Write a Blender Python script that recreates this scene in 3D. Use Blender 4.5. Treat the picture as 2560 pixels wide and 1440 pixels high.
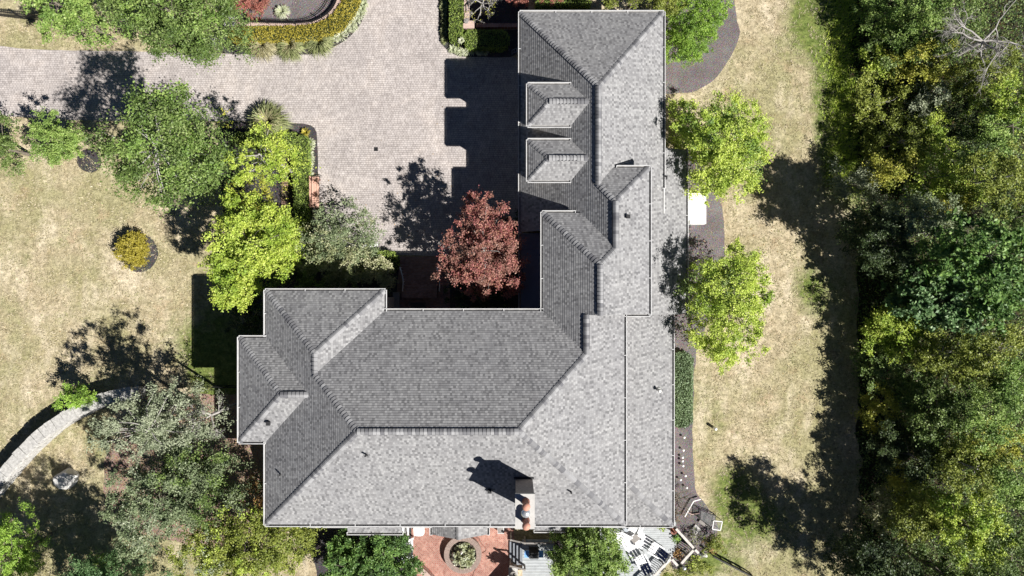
import bpy, bmesh, math, random
import numpy as np
from mathutils import Vector, Matrix, noise
from mathutils.geometry import tessellate_polygon

for o in list(bpy.data.objects):
    bpy.data.objects.remove(o)
scene = bpy.context.scene
COL = scene.collection
random.seed(7)

# ------------------------------------------------------------------ camera, sky, sun, exposure
CAM_H = 46.0
FPX = 24.0 / 36.0 * 2560.0            # focal length in photo pixels
cam_d = bpy.data.cameras.new("camera")
cam_d.lens = 24.0; cam_d.sensor_width = 36.0; cam_d.clip_start = 0.5; cam_d.clip_end = 2000.0
cam = bpy.data.objects.new("camera", cam_d); COL.objects.link(cam)
cam.location = (0, 0, CAM_H)
scene.camera = cam

SUN_TO = Vector((0.867, -0.559, 1.0)).normalized()
world = bpy.data.worlds.new("World"); scene.world = world; world.use_nodes = True
wn = world.node_tree.nodes; wl = world.node_tree.links
sky = wn.new("ShaderNodeTexSky"); sky.sky_type = 'NISHITA'; sky.sun_disc = False
sky.sun_elevation = math.asin(SUN_TO.z)
sky.sun_rotation = math.atan2(SUN_TO.x, SUN_TO.y)
sky.altitude = 1500.0; sky.air_density = 0.33; sky.dust_density = 0.05; sky.ozone_density = 3.0
wl.new(sky.outputs[0], wn["Background"].inputs[0]); wn["Background"].inputs[1].default_value = 0.05
sun_d = bpy.data.lights.new("sun", 'SUN'); sun_d.energy = 5.0; sun_d.angle = math.radians(0.5); sun_d.color = (1.0, 0.965, 0.915)
sun = bpy.data.objects.new("sun", sun_d); COL.objects.link(sun)
sun.rotation_euler = (-SUN_TO).to_track_quat('-Z', 'Y').to_euler(); sun.location = SUN_TO * 120
scene.view_settings.view_transform = 'Standard'; scene.view_settings.look = 'None'
scene.view_settings.exposure = 0.75; scene.view_settings.gamma = 1.0
scene.view_settings.use_curve_mapping = False

# ------------------------------------------------------------------ helpers
def W(px, py, z=0.0):
    """photo pixel at a known height -> place in the yard (metres)"""
    s = (CAM_H - z) / FPX
    return Vector(((px - 1280.0) * s, (720.0 - py) * s, z))
def M(px, z=0.0):
    return px * (CAM_H - z) / FPX

ORG = {}
def props(o, label=None, cat=None, group=None, kind=None):
    if label: o["label"] = label
    if cat: o["category"] = cat
    if group: o["group"] = group
    if kind: o["kind"] = kind
    return o
def empty(name, loc, label=None, cat=None, group=None):
    o = bpy.data.objects.new(name, None); COL.objects.link(o)
    o.empty_display_size = 0.3
    o.location = loc; ORG[o.name] = Vector(loc)
    return props(o, label, cat, group, 'thing')
def link_mesh(name, me, parent, org):
    o = bpy.data.objects.new(name, me); COL.objects.link(o)
    if parent is None:
        o.location = org; ORG[o.name] = Vector(org)
    else:
        o.parent = parent; ORG[o.name] = ORG[parent.name].copy()
    return o
def mk(name, g, mat, parent=None, smooth=False, org=None):
    V = np.array([tuple(v) for v in g.V], dtype=np.float64)
    if parent is not None: org = ORG[parent.name]
    elif org is None:
        org = Vector(((V[:, 0].min() + V[:, 0].max()) / 2, (V[:, 1].min() + V[:, 1].max()) / 2, V[:, 2].min()))
    me = bpy.data.meshes.new(name)
    me.from_pydata((V - np.array(org)).tolist(), [], g.F)
    if g.UV:
        uv = me.uv_layers.new(name="UVMap")
        flat = [c for f in g.UV for p in f for c in p]
        uv.data.foreach_set("uv", flat)
    if smooth: me.polygons.foreach_set("use_smooth", [True] * len(me.polygons))
    me.materials.append(mat)
    return link_mesh(name, me, parent, org)
def copy_obj(o, loc, rot=None):
    c = o.copy(); COL.objects.link(c)
    return c

class G:
    def __init__(s): s.V = []; s.F = []; s.UV = []
    def add(s, vs, fs):
        b = len(s.V); s.V += [Vector(v) for v in vs]; s.F += [[b + i for i in f] for f in fs]; return s
    def box(s, c, size, rz=0.0, tilt=None):
        m = Matrix.Rotation(rz, 3, 'Z')
        if tilt is not None: m = m @ tilt
        h = [x / 2 for x in size]
        vs = [Vector(c) + m @ Vector((sx * h[0], sy * h[1], sz * h[2])) for sz in (-1, 1) for sx, sy in ((-1, -1), (1, -1), (1, 1), (-1, 1))]
        return s.add(vs, [[3, 2, 1, 0], [4, 5, 6, 7], [0, 1, 5, 4], [1, 2, 6, 5], [2, 3, 7, 6], [3, 0, 4, 7]])
    def bar(s, p0, p1, w, h):
        p0 = Vector(p0); p1 = Vector(p1); d = (p1 - p0).normalized()
        up = Vector((0, 0, 1)) if abs(d.z) < 0.95 else Vector((0, 1, 0))
        a = d.cross(up).normalized(); n = a.cross(d).normalized()
        vs = [p + a * sa * w / 2 + n * sn * h / 2 for p in (p0, p1) for sa, sn in ((-1, -1), (1, -1), (1, 1), (-1, 1))]
        return s.add(vs, [[0, 1, 2, 3], [7, 6, 5, 4], [0, 4, 5, 1], [1, 5, 6, 2], [2, 6, 7, 3], [3, 7, 4, 0]])
    def tube(s, pts, rad, n=6, cap=True):
        pts = [Vector(p) for p in pts]; b = len(s.V); prev = None
        for i, p in enumerate(pts):
            d = (pts[min(i + 1, len(pts) - 1)] - pts[max(i - 1, 0)])
            d = d.normalized() if d.length > 1e-9 else Vector((0, 0, 1))
            if prev is None:
                a = d.cross(Vector((0.31, 0.77, 0.55))).normalized()
            else:
                a = (prev - d * prev.dot(d))
                a = a.normalized() if a.length > 1e-6 else d.orthogonal().normalized()
            prev = a; c = d.cross(a); r = rad[i] if isinstance(rad, (list, tuple)) else rad
            for k in range(n):
                t = 2 * math.pi * k / n
                s.V.append(p + (a * math.cos(t) + c * math.sin(t)) * r)
        for i in range(len(pts) - 1):
            for k in range(n):
                s.F.append([b + i * n + k, b + i * n + (k + 1) % n, b + (i + 1) * n + (k + 1) % n, b + (i + 1) * n + k])
        if cap:
            s.F.append([b + k for k in range(n)][::-1]); e = b + (len(pts) - 1) * n; s.F.append([e + k for k in range(n)])
        return s
    def lathe(s, c, prof, n=20):
        b = len(s.V); c = Vector(c)
        for r, z in prof:
            for k in range(n):
                t = 2 * math.pi * k / n
                s.V.append(c + Vector((r * math.cos(t), r * math.sin(t), z)))
        for i in range(len(prof) - 1):
            for k in range(n):
                s.F.append([b + i * n + k, b + i * n + (k + 1) % n, b + (i + 1) * n + (k + 1) % n, b + (i + 1) * n + k])
        s.F.append([b + k for k in range(n)][::-1]); e = b + (len(prof) - 1) * n; s.F.append([e + k for k in range(n)])
        return s
    def prism(s, pts, z0, z1):
        b = len(s.V); n = len(pts)
        pts = [Vector((p[0], p[1])) for p in pts]
        if sum(pts[i].x * pts[(i + 1) % n].y - pts[(i + 1) % n].x * pts[i].y for i in range(n)) < 0: pts = pts[::-1]
        s.V += [Vector((p.x, p.y, z0)) for p in pts] + [Vector((p.x, p.y, z1)) for p in pts]
        for t in tessellate_polygon([[Vector((p.x, p.y, 0)) for p in pts]]):
            a, bb, c = t
            cr = (pts[bb] - pts[a]).cross(pts[c] - pts[a])
            t = [a, bb, c] if cr > 0 else [a, c, bb]
            s.F.append([b + n + i for i in t]); s.F.append([b + i for i in t][::-1])
        for i in range(n):
            j = (i + 1) % n; s.F.append([b + i, b + j, b + n + j, b + n + i])
        return s

def chaikin(pts, it=2, closed=True):
    pts = [Vector((p[0], p[1])) for p in pts]
    for _ in range(it):
        q = []
        n = len(pts)
        rng = range(n) if closed else range(n - 1)
        if not closed: q.append(pts[0])
        for i in rng:
            a, b = pts[i], pts[(i + 1) % n]
            q += [a * .75 + b * .25, a * .25 + b * .75]
        if not closed: q.append(pts[-1])
        pts = q
    return pts
def resample(pts, step, closed=False):
    pts = [Vector((p[0], p[1])) for p in pts]
    if closed: pts = pts + [pts[0]]
    out = [pts[0].copy()]; acc = 0.0
    for a, b in zip(pts[:-1], pts[1:]):
        L = (b - a).length
        if L < 1e-9: continue
        t = step - acc
        while t <= L:
            out.append(a.lerp(b, t / L)); t += step
        acc = (acc + L) % step if L >= step - acc else acc + L
    if closed and (out[-1] - out[0]).length < step * .4: out.pop()
    return out
def sheet(name, px_pts, z, mat, smooth_it=2, jit=0.04, step=0.35, kind="structure", label=None):
    pts = [W(x, y, z).to_2d() for x, y in px_pts]
    if smooth_it: pts = chaikin(pts, smooth_it)
    pts = resample(pts, step, True)
    pts = [p + Vector((noise.noise((p.x * 1.3, p.y * 1.3, z * 50 + 3)), noise.noise((p.x * 1.3, p.y * 1.3, 17.0)))) * jit * 2 for p in pts]
    g = G(); g.V = [Vector((p.x, p.y, z)) for p in pts]
    for t in tessellate_polygon([[Vector((p.x, p.y, 0)) for p in pts]]):
        a, b, c = t
        cr = (pts[b] - pts[a]).cross(pts[c] - pts[a])
        if abs(cr) < 1e-9: continue
        g.F.append([a, b, c] if cr > 0 else [a, c, b])
    o = mk(name, g, mat)
    props(o, kind=kind)
    if label: o["label"] = label
    return o

# ------------------------------------------------------------------ materials
class N:
    """tiny node-tree writer"""
    def __init__(s, name):
        s.m = bpy.data.materials.new(name); s.m.use_nodes = True
        s.t = s.m.node_tree; s.n = s.t.nodes; s.l = s.t.links
        s.b = s.n["Principled BSDF"]; s.out = s.n["Material Output"]
    def node(s, typ, ins=None, **kw):
        n = s.n.new(typ)
        for k, v in kw.items(): setattr(n, k, v)
        for k, v in (ins or {}).items(): s.set(n.inputs[k], v)
        return n
    def set(s, sock, v):
        if isinstance(v, bpy.types.NodeSocket): s.l.new(v, sock)
        elif isinstance(v, (tuple, list)) and sock.type == 'RGBA' and len(v) == 3: sock.default_value = (*v, 1)
        else: sock.default_value = v
    def pos(s): return s.node("ShaderNodeNewGeometry").outputs["Position"]
    def noise(s, scale, detail=3, rough=.55, vec=None, dist=0.0):
        return s.node("ShaderNodeTexNoise", {"Vector": vec or s.pos(), "Scale": scale, "Detail": detail, "Roughness": rough, "Distortion": dist}).outputs["Fac"]
    def ramp(s, fac, stops, interp='LINEAR'):
        r = s.node("ShaderNodeValToRGB", {"Fac": fac}); cr = r.color_ramp; cr.interpolation = interp
        while len(cr.elements) < len(stops): cr.elements.new(0.5)
        for e, (p, c) in zip(cr.elements, stops):
            e.position = p; e.color = (*c, 1) if len(c) == 3 else c
        return r.outputs["Color"]
    def mix(s, fac, a, b, mode='MIX'):
        n = s.node("ShaderNodeMix", data_type='RGBA', blend_type=mode)
        s.set(n.inputs[0], fac); s.set(n.inputs[6], a); s.set(n.inputs[7], b)
        return n.outputs[2]
    def math(s, op, a, b=0.0, c=0.0, clamp=False):
        n = s.node("ShaderNodeMath", operation=op, use_clamp=clamp)
        s.set(n.inputs[0], a); s.set(n.inputs[1], b); s.set(n.inputs[2], c)
        return n.outputs[0]
    def maprange(s, v, a, b, c=0.0, d=1.0):
        n = s.node("ShaderNodeMapRange"); s.set(n.inputs[0], v)
        for i, x in enumerate((a, b, c, d)): n.inputs[i + 1].default_value = x
        return n.outputs[0]
    def bump(s, h, strength=.5, dist=.02):
        n = s.node("ShaderNodeBump", {"Height": h, "Strength": strength, "Distance": dist}); s.l.new(n.outputs[0], s.b.inputs["Normal"])
    def done(s, color, rough=.8, spec=.3, metal=0.0):
        s.set(s.b.inputs["Base Color"], color); s.set(s.b.inputs["Roughness"], rough)
        s.b.inputs["Specular IOR Level"].default_value = spec; s.b.inputs["Metallic"].default_value = metal
        return s.m

def plain(name, c, rough=.7, var=.18, scale=6.0, bump=.2, metal=0.0, spec=.3):
    n = N(name)
    f = n.noise(scale, 4); f2 = n.noise(scale * 7, 2)
    k = n.math('ADD', n.math('MULTIPLY', f, .65), n.math('MULTIPLY', f2, .35))
    lo = tuple(x * (1 - var) for x in c); hi = tuple(min(1, x * (1 + var)) for x in c)
    col = n.ramp(k, [(.3, lo), (.7, hi)])
    if bump: n.bump(f2, bump, .01)
    return n.done(col, rough, spec, metal)

def leaf_mat(name, cols, alt=None, trans=.24):
    n = N(name)
    r = n.node("ShaderNodeNewGeometry").outputs["Random Per Island"]
    k = len(cols)
    c = n.ramp(r, [(i / (k - 1), cc) for i, cc in enumerate(cols)])
    f = n.noise(.75, 3)
    if alt is None: alt = tuple(x * .72 for x in cols[0])
    c = n.mix(n.maprange(f, .42, .68), c, alt)
    n.set(n.b.inputs["Base Color"], c); n.b.inputs["Roughness"].default_value = .5
    n.b.inputs["Specular IOR Level"].default_value = .35
    tr = n.node("ShaderNodeBsdfTranslucent", {"Color": n.mix(.35, c, (.75, .9, .25), 'MULTIPLY')})
    mx = n.node("ShaderNodeMixShader", {0: trans, 1: n.b.outputs[0], 2: tr.outputs[0]})
    n.l.new(mx.outputs[0], n.out.inputs[0])
    return n.m

def lawn_mat():
    n = N("dry_lawn")
    p = n.pos()
    big = n.noise(.13, 5, .62); mid = n.noise(.75, 6, .72); fine = n.noise(7.0, 5, .75); vf = n.noise(26.0, 3, .75)
    c = n.ramp(mid, [(.30, (.315, .26, .155)), (.45, (.415, .35, .235)), (.58, (.50, .43, .30)), (.72, (.60, .525, .40))])
    c = n.mix(n.maprange(big, .45, .57), c, n.mix(.66, c, (.27, .265, .125)))
    pale = n.noise(.22, 5, .6, vec=n.node('ShaderNodeMapping', {'Vector': p, 'Location': (31, 7, 0), 'Scale': (1.6, .8, 1)}).outputs[0])
    c = n.mix(n.maprange(pale, .52, .64, 0, .75), c, (.62, .54, .41))
    red = n.noise(.5, 5, .7)
    c = n.mix(n.maprange(red, .57, .70, 0, .5), c, (.41, .29, .19))
    at = n.node("ShaderNodeAttribute", attribute_name="green").outputs["Fac"]
    gsum = n.math('ADD', at, n.math('MULTIPLY', n.math('SUBTRACT', n.noise(1.6, 4, .7), .5), 1.1))
    gmask = n.maprange(gsum, .25, .85)
    grn = n.ramp(n.noise(2.2, 4, .7), [(.3, (.085, .125, .03)), (.55, (.17, .21, .06)), (.75, (.27, .28, .10))])
    c = n.mix(gmask, c, grn)
    k = n.math('ADD', n.math('MULTIPLY', fine, .6), n.math('MULTIPLY', vf, .4))
    c = n.mix(1.0, c, n.ramp(k, [(.40, (.56, .55, .51)), (.5, (.90, .90, .89)), (.60, (1.22, 1.21, 1.19))]), 'MULTIPLY')
    m3 = n.noise(2.6, 4, .7)
    c = n.mix(1.0, c, n.ramp(m3, [(.36, (.74, .73, .70)), (.5, (1.04, 1.04, 1.04)), (.64, (1.24, 1.23, 1.22))]), 'MULTIPLY')
    n.bump(k, 1.0, .06)
    return n.done(c, .95, .1)

def paver_mat(name, w, h, cols, mortar, stain=True, rot=0.0):
    n = N(name)
    mp = n.node("ShaderNodeMapping", {"Vector": n.pos(), "Rotation": (0, 0, rot)})
    wob = n.node("ShaderNodeVectorMath", {0: mp.outputs[0], 1: n.node("ShaderNodeVectorMath", {0: n.node("ShaderNodeTexNoise", {"Vector": n.pos(), "Scale": .5}).outputs["Color"], 1: (.22, .22, 0)}, operation='MULTIPLY').outputs[0]}, operation='ADD')
    br = n.node("ShaderNodeTexBrick", {"Vector": wob.outputs[0], "Color1": cols[0], "Color2": cols[1], "Mortar": mortar, "Scale": 1.0,
                "Mortar Size": .011, "Mortar Smooth": .3, "Bias": 0.0, "Brick Width": w, "Row Height": h})
    br.offset = .5; br.squash = 1.25; br.squash_frequency = 3
    c = br.outputs["Color"]
    vn = n.node("ShaderNodeTexVoronoi", {"Vector": n.pos(), "Scale": 1 / w, "Randomness": .8}).outputs["Color"]
    c = n.mix(.30, c, n.node('ShaderNodeRGBToBW', {0: vn}).outputs[0], 'SOFT_LIGHT')
    if stain:
        s = n.noise(.33, 5, .65, dist=.8)
        c = n.mix(1.0, c, n.ramp(s, [(.3, (.80, .79, .80)), (.5, (.96, .95, .95)), (.70, (1.12, 1.09, 1.06))]), 'MULTIPLY')
        s2 = n.noise(1.7, 5, .7)
        c = n.mix(1.0, c, n.ramp(s2, [(.3, (.88, .87, .86)), (.7, (1.06, 1.05, 1.04))]), 'MULTIPLY')
    n.bump(n.math('SUBTRACT', 1.0, br.outputs["Fac"]), .5, .012)
    return n.done(c, .85, .25)

EXPO = 0.142
def shingle_mat(name, tones, tint=(1, 1, 1)):
    n = N(name)
    uv = n.node("ShaderNodeUVMap", uv_map="UVMap").outputs[0]
    sp = n.node("ShaderNodeSeparateXYZ", {0: uv})
    u, v = sp.outputs[0], sp.outputs[1]
    row = n.math('FLOOR', n.math('ADD', n.math('DIVIDE', v, EXPO), .01))
    rr = n.node("ShaderNodeTexWhiteNoise", {"W": row}, noise_dimensions='1D').outputs["Value"]
    cmb = n.node("ShaderNodeCombineXYZ", {0: u, 1: n.math('MULTIPLY', row, 3.7)})
    wb = n.noise(4.0, 1, .5, vec=cmb.outputs[0])
    uu = n.math('ADD', n.math('ADD', u, n.math('MULTIPLY', rr, 5.0)), n.math('MULTIPLY', wb, .14))
    t = n.math('DIVIDE', uu, .140)
    tab = n.math('FLOOR', t)
    wnz = n.node("ShaderNodeTexWhiteNoise", {"Vector": n.node("ShaderNodeCombineXYZ", {0: tab, 1: row}).outputs[0]}, noise_dimensions='2D').outputs["Value"]
    k = len(tones)
    par = n.math('MODULO', n.math('ADD', n.math('ADD', tab, 200.0), n.math('FLOOR', n.math('MULTIPLY', rr, 7.0))), 2.0)
    wnz = n.math('ADD', n.math('MULTIPLY', par, .28), n.math('MULTIPLY', wnz, .71))
    c = n.ramp(wnz, [(i / k, tuple(x * y for x, y in zip(tt, tint))) for i, tt in enumerate(tones)], 'CONSTANT')
    fr = n.math('FRACT', t)
    edge = n.math('LESS_THAN', fr, .07)
    c = n.mix(n.math('MULTIPLY', edge, .4), c, (.10, .10, .105))
    vf = n.math('FRACT', n.math('ADD', n.math('DIVIDE', v, EXPO), .01))
    c = n.mix(n.math('MULTIPLY', n.math('GREATER_THAN', vf, .88), .4), c, (.08, .08, .085))  # dark band below the next course: its shadow line painted into the colour
    w = n.noise(.35, 5, .65)
    c = n.mix(1.0, c, n.ramp(w, [(.3, (.93, .93, .94)), (.7, (1.06, 1.06, 1.05))]), 'MULTIPLY')
    st = n.node('ShaderNodeCombineXYZ', {0: n.math('MULTIPLY', u, 2.2), 1: n.math('MULTIPLY', v, .16)}).outputs[0]
    c = n.mix(1.0, c, n.ramp(n.noise(1.0, 4, .6, vec=st), [(.35, (.93, .93, .93)), (.65, (1.04, 1.04, 1.035))]), 'MULTIPLY')
    n.bump(n.noise(60, 2), .3, .004)
    return n.done(c, .92, .15)

def mulch_mat(name, c1, c2, sc=14):
    n = N(name)
    v = n.node("ShaderNodeTexVoronoi", {"Vector": n.pos(), "Scale": sc * 1.6}).outputs["Color"]
    f = n.noise(sc, 4, .7); b = n.noise(.6, 4, .6)
    c = n.ramp(n.math('ADD', n.math('MULTIPLY', f, .55), n.math('MULTIPLY', b, .45)), [(.32, c1), (.68, c2)])
    c = n.mix(.35, c, v, 'SOFT_LIGHT')
    lv = n.node('ShaderNodeTexVoronoi', {'Vector': n.pos(), 'Scale': 3.3}).outputs['Distance']
    c = n.mix(n.math('MULTIPLY', n.math('LESS_THAN', lv, .10), n.maprange(n.noise(2.0, 2), .45, .6)), c, (.45, .40, .33))
    n.bump(f, 1.0, .08)
    return n.done(c, .95, .15)

MAT = {}
MAT['lawn'] = lawn_mat()
MAT['drive'] = paver_mat("driveway_pavers", .180, .130, ((.42, .388, .374), (.51, .473, .455)), (.175, .163, .16))
MAT['walk'] = paver_mat("walk_pavers", .21, .10, ((.30, .17, .13), (.40, .25, .20)), (.22, .2, .19))
MAT['brick'] = paver_mat("patio_brick", .19, .095, ((.33, .13, .10), (.44, .225, .175)), (.42, .35, .30), rot=.78)
MAT['mulch'] = mulch_mat("dark_mulch", (.022, .02, .022), (.105, .097, .10))
MAT['mulch_grey'] = mulch_mat("grey_mulch", (.10, .088, .09), (.25, .22, .22))
MAT['mulch_brown'] = mulch_mat("brown_bark", (.15, .105, .075), (.42, .31, .235))
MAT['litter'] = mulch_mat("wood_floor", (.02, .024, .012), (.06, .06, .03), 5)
TS = .80
tones = [(.20, .199, .204), (.245, .243, .248), (.275, .273, .278), (.30, .298, .303), (.33, .329, .333), (.36, .359, .363), (.385, .383, .386), (.415, .413, .415)]
MAT['shingle'] = shingle_mat("roof_shingles", tones, (TS, TS, TS))
MAT['cap'] = None
def cap_mat():
    n = N("ridge_cap_shingle")
    r = n.node("ShaderNodeObjectInfo").outputs["Random"]
    ri = n.node("ShaderNodeNewGeometry").outputs["Random Per Island"]
    k = n.math('FRACT', n.math('ADD', r, ri))
    c = n.ramp(k, [(0, (.13, .13, .14)), (.5, (.22, .22, .225)), (1, (.31, .31, .315))])
    n.bump(n.noise(60, 2), .3, .004)
    return n.done(c, .92, .15)
MAT['cap'] = cap_mat()
MAT['white'] = plain("white_paint", (.78, .78, .77), .45, .05, 3, .05)
MAT['gutter'] = plain("gutter_aluminium", (.60, .60, .60), .4, .16, 3, .05)
MAT['gutter_in'] = plain("gutter_shade", (.23, .225, .22), .9, .35, 5, .3)  # trough colour darkened to stand for the shade inside the gutter
MAT['vent'] = plain("vent_black", (.03, .03, .032), .6, .2)
MAT['ventgap'] = plain("ridge_vent_plastic", (.05, .05, .055), .8, .2)
MAT['stucco'] = plain("wall_stucco", (.52, .46, .38), .85, .1, 4, .3)
MAT['wallbrick'] = paver_mat("wall_brick", .22, .075, ((.30, .12, .09), (.38, .18, .13)), (.4, .36, .32), False)
MAT['glass'] = plain("window_glass", (.03, .04, .05), .08, .1, 2, 0, 0, .6)
MAT['metalroof'] = plain("blue_metal_roof", (.13, .17, .24), .45, .12, 2, .1, .3)
MAT['chimney'] = plain("chimney_stone", (.26, .23, .21), .9, .3, 7, .6)
MAT['cement'] = plain("chimney_cement", (.46, .45, .43), .85, .12, 3, .3)
MAT['terra'] = plain("terracotta", (.50, .25, .18), .7, .2, 5, .2)
MAT['terra_d'] = plain("dark_terracotta", (.22, .09, .065), .75, .25, 6, .2)
MAT['steel'] = plain("galvanised_steel", (.62, .66, .70), .3, .08, 4, .05, .7)
MAT['iron'] = plain("black_iron", (.015, .015, .017), .5, .2)
MAT['stone'] = plain("pale_stone", (.43, .42, .40), .9, .38, 6, 1.0)
MAT['boulder'] = plain("boulder_stone", (.54, .53, .51), .9, .3, 3.5, 1.0)
MAT['pinkbrick'] = plain("pink_cap_brick", (.48, .36, .31), .85, .22, 9, .4)
MAT['greybrick'] = plain("weathered_planter_brick", (.29, .22, .19), .9, .3, 9, .5)
MAT['deck'] = plain("weathered_deck_board", (.40, .42, .43), .8, .2, 3, .3)
MAT['deckdark'] = plain("dark_deck_board", (.20, .215, .24), .7, .2, 3, .3)
MAT['timber'] = plain("pale_timber", (.55, .52, .48), .85, .25, 4, .4)
MAT['timber_g'] = plain("grey_timber", (.27, .25, .235), .9, .25, 4, .4)
MAT['redwood'] = plain("redwood_slat", (.58, .36, .28), .6, .2, 5, .2)
MAT['cushion'] = plain("white_slat_paint", (.80, .80, .80), .5, .04, 5, .05)
MAT['navy'] = plain("slat_shade_blue", (.02, .035, .13), .9, .15, 8, .1)  # shade on the white chair backs, painted as dark blue
MAT['rug'] = plain("pale_outdoor_rug", (.66, .66, .68), .95, .08, 20, .3)
MAT['skysteel'] = plain("sky_tint_steel", (.20, .42, .80), .35, .1, 4, .05, .1)  # blue base colour paints the sky reflected in the grill shelves
MAT['pot'] = plain("clay_pot", (.48, .22, .15), .8, .2)
MAT['grass_dry'] = None
MAT['bark'] = plain("bark", (.17, .145, .12), .95, .35, 8, .8)
MAT['bark_pale'] = plain("pale_bark", (.36, .34, .32), .95, .25, 8, .6)
MAT['soil'] = mulch_mat("soil", (.05, .04, .03), (.12, .10, .08))
MAT['hose'] = plain("hose", (.18, .10, .08), .5, .1)
MAT['meshgrey'] = plain("wire_grey", (.28, .29, .29), .5, .15)
MAT['fence_w'] = plain("white_fence", (.74, .75, .76), .5, .08, 3, .1)

L = {}
L['green'] = leaf_mat("leaf_green", [(.10, .165, .035), (.18, .265, .065), (.31, .38, .14)], (.08, .135, .03))
L['mid'] = leaf_mat("leaf_mid_green", [(.165, .275, .055), (.275, .40, .09), (.42, .52, .165)], (.135, .235, .05))
L['lime'] = leaf_mat("leaf_lime", [(.33, .44, .055), (.52, .63, .095), (.72, .78, .22)], (.25, .37, .045))
L['yellow'] = leaf_mat("leaf_yellow_green", [(.31, .41, .05), (.44, .54, .075), (.60, .65, .15)], (.21, .34, .04))
L['gold'] = leaf_mat("leaf_gold", [(.34, .36, .05), (.48, .48, .075), (.60, .54, .11)], (.25, .29, .045))
L['sage'] = leaf_mat("leaf_sage", [(.25, .29, .185), (.36, .40, .26), (.50, .53, .38)], (.22, .26, .16))
L['sagedark'] = leaf_mat("leaf_sage_dark", [(.16, .205, .10), (.25, .31, .16), (.37, .42, .25)], (.13, .175, .085))
L['cream'] = leaf_mat("leaf_cream", [(0.240, 0.265, 0.113), (0.430, 0.430, 0.240), (0.632, 0.607, 0.405)], (0.177, 0.216, 0.089))
L['olive'] = leaf_mat("leaf_olive", [(.18, .225, .035), (.28, .33, .055), (.43, .46, .11)], (.14, .18, .03))
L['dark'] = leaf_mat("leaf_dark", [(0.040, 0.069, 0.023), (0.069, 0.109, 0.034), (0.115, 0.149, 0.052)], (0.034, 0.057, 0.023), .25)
L['blue'] = leaf_mat("leaf_blue_green", [(.085, .175, .06), (.15, .265, .10), (.29, .41, .19)], (.075, .155, .055))
L['broad'] = leaf_mat("leaf_broad", [(0.085, 0.185, 0.043), (0.156, 0.284, 0.064), (0.284, 0.426, 0.114)], (0.071, 0.142, 0.043), .25)
L['red'] = leaf_mat("leaf_red", [(.23, .06, .065), (.35, .115, .11), (.43, .19, .16), (.46, .25, .15)], (.31, .18, .14))
L['rust'] = leaf_mat("leaf_rust", [(0.281, 0.166, 0.064), (0.408, 0.242, 0.089), (0.536, 0.319, 0.115)], (0.255, 0.179, 0.077))
L['barberry'] = leaf_mat("leaf_barberry", [(0.278, 0.077, 0.070), (0.418, 0.139, 0.111), (0.557, 0.237, 0.167)], (0.334, 0.167, 0.125))
L['hedgegold'] = leaf_mat("leaf_hedge_gold", [(0.302, 0.265, 0.038), (0.428, 0.365, 0.050), (0.542, 0.454, 0.088)], (0.340, 0.290, 0.038))
L['hedge'] = leaf_mat("leaf_hedge", [(0.142, 0.227, 0.043), (0.256, 0.355, 0.064), (0.412, 0.483, 0.128)], (0.170, 0.241, 0.050))
L['juniper'] = leaf_mat("leaf_juniper", [(0.165, 0.247, 0.123), (0.263, 0.362, 0.181), (0.396, 0.494, 0.297)], (0.148, 0.215, 0.115))
L['conifer'] = leaf_mat("leaf_conifer", [(0.197, 0.346, 0.050), (0.329, 0.510, 0.074), (0.494, 0.691, 0.132)], (0.165, 0.297, 0.050), .25)
L['blade'] = leaf_mat("blade_green", [(0.184, 0.218, 0.081), (0.310, 0.345, 0.149), (0.483, 0.494, 0.276)], (0.230, 0.253, 0.115), .3)
L['bladedry'] = leaf_mat("blade_dry", [(0.275, 0.242, 0.132), (0.418, 0.385, 0.220), (0.572, 0.528, 0.363)], (0.363, 0.330, 0.176), .3)
L['bladewhite'] = leaf_mat("blade_white", [(0.380, 0.420, 0.220), (0.600, 0.620, 0.450), (0.760, 0.760, 0.660)], (0.500, 0.550, 0.350), .3)
L['straw'] = leaf_mat("leaf_straw", [(.34, .28, .16), (.50, .43, .29), (.66, .58, .43)], (.33, .32, .15), .2)
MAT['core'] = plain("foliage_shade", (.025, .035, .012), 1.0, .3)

# ------------------------------------------------------------------ foliage generators
def leaves_mesh(name, C, size, rng, up=.6, aspect=.55, jit=.35):
    n = len(C)
    nr = rng.normal(size=(n, 3)); nr[:, 2] = np.abs(nr[:, 2]) + up
    nr /= np.linalg.norm(nr, axis=1)[:, None]
    t = rng.normal(size=(n, 3)); t -= nr * (t * nr).sum(1)[:, None]; t /= np.linalg.norm(t, axis=1)[:, None] + 1e-9
    b = np.cross(nr, t)
    s = size * (1 + jit * rng.uniform(-1, 1, n))
    a = (t * s[:, None]) * .5; w = b * (s * aspect)[:, None] * .5
    dr = -nr * (s * .12)[:, None]
    V = np.stack([C - a + dr, C + w - a * .1, C + a + dr, C - w - a * .1], axis=1).reshape(-1, 3)
    me = bpy.data.meshes.new(name)
    me.vertices.add(4 * n); me.vertices.foreach_set("co", V.astype(np.float32).ravel())
    me.loops.add(4 * n); me.loops.foreach_set("vertex_index", np.arange(4 * n, dtype=np.int32))
    me.polygons.add(n); me.polygons.foreach_set("loop_start", np.arange(0, 4 * n, 4, dtype=np.int32))
    me.update(calc_edges=True)
    return me
def lobed(rng, n, r, flat):
    """points in an uneven blob: fuller near the skin, with bumps and bites"""
    d = rng.normal(size=(n, 3)); d /= np.linalg.norm(d, axis=1)[:, None]
    f = np.ones(n)
    for _ in range(7):
        k = rng.normal(size=3); k /= np.linalg.norm(k)
        f += rng.uniform(-.17, .2) * np.clip((d @ k) * 2.2 - .9, 0, 1.2)
    rad = r * f * rng.uniform(0.12, 1, n) ** .42
    p = d * rad[:, None]; p[:, 2] *= flat
    return p
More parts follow.
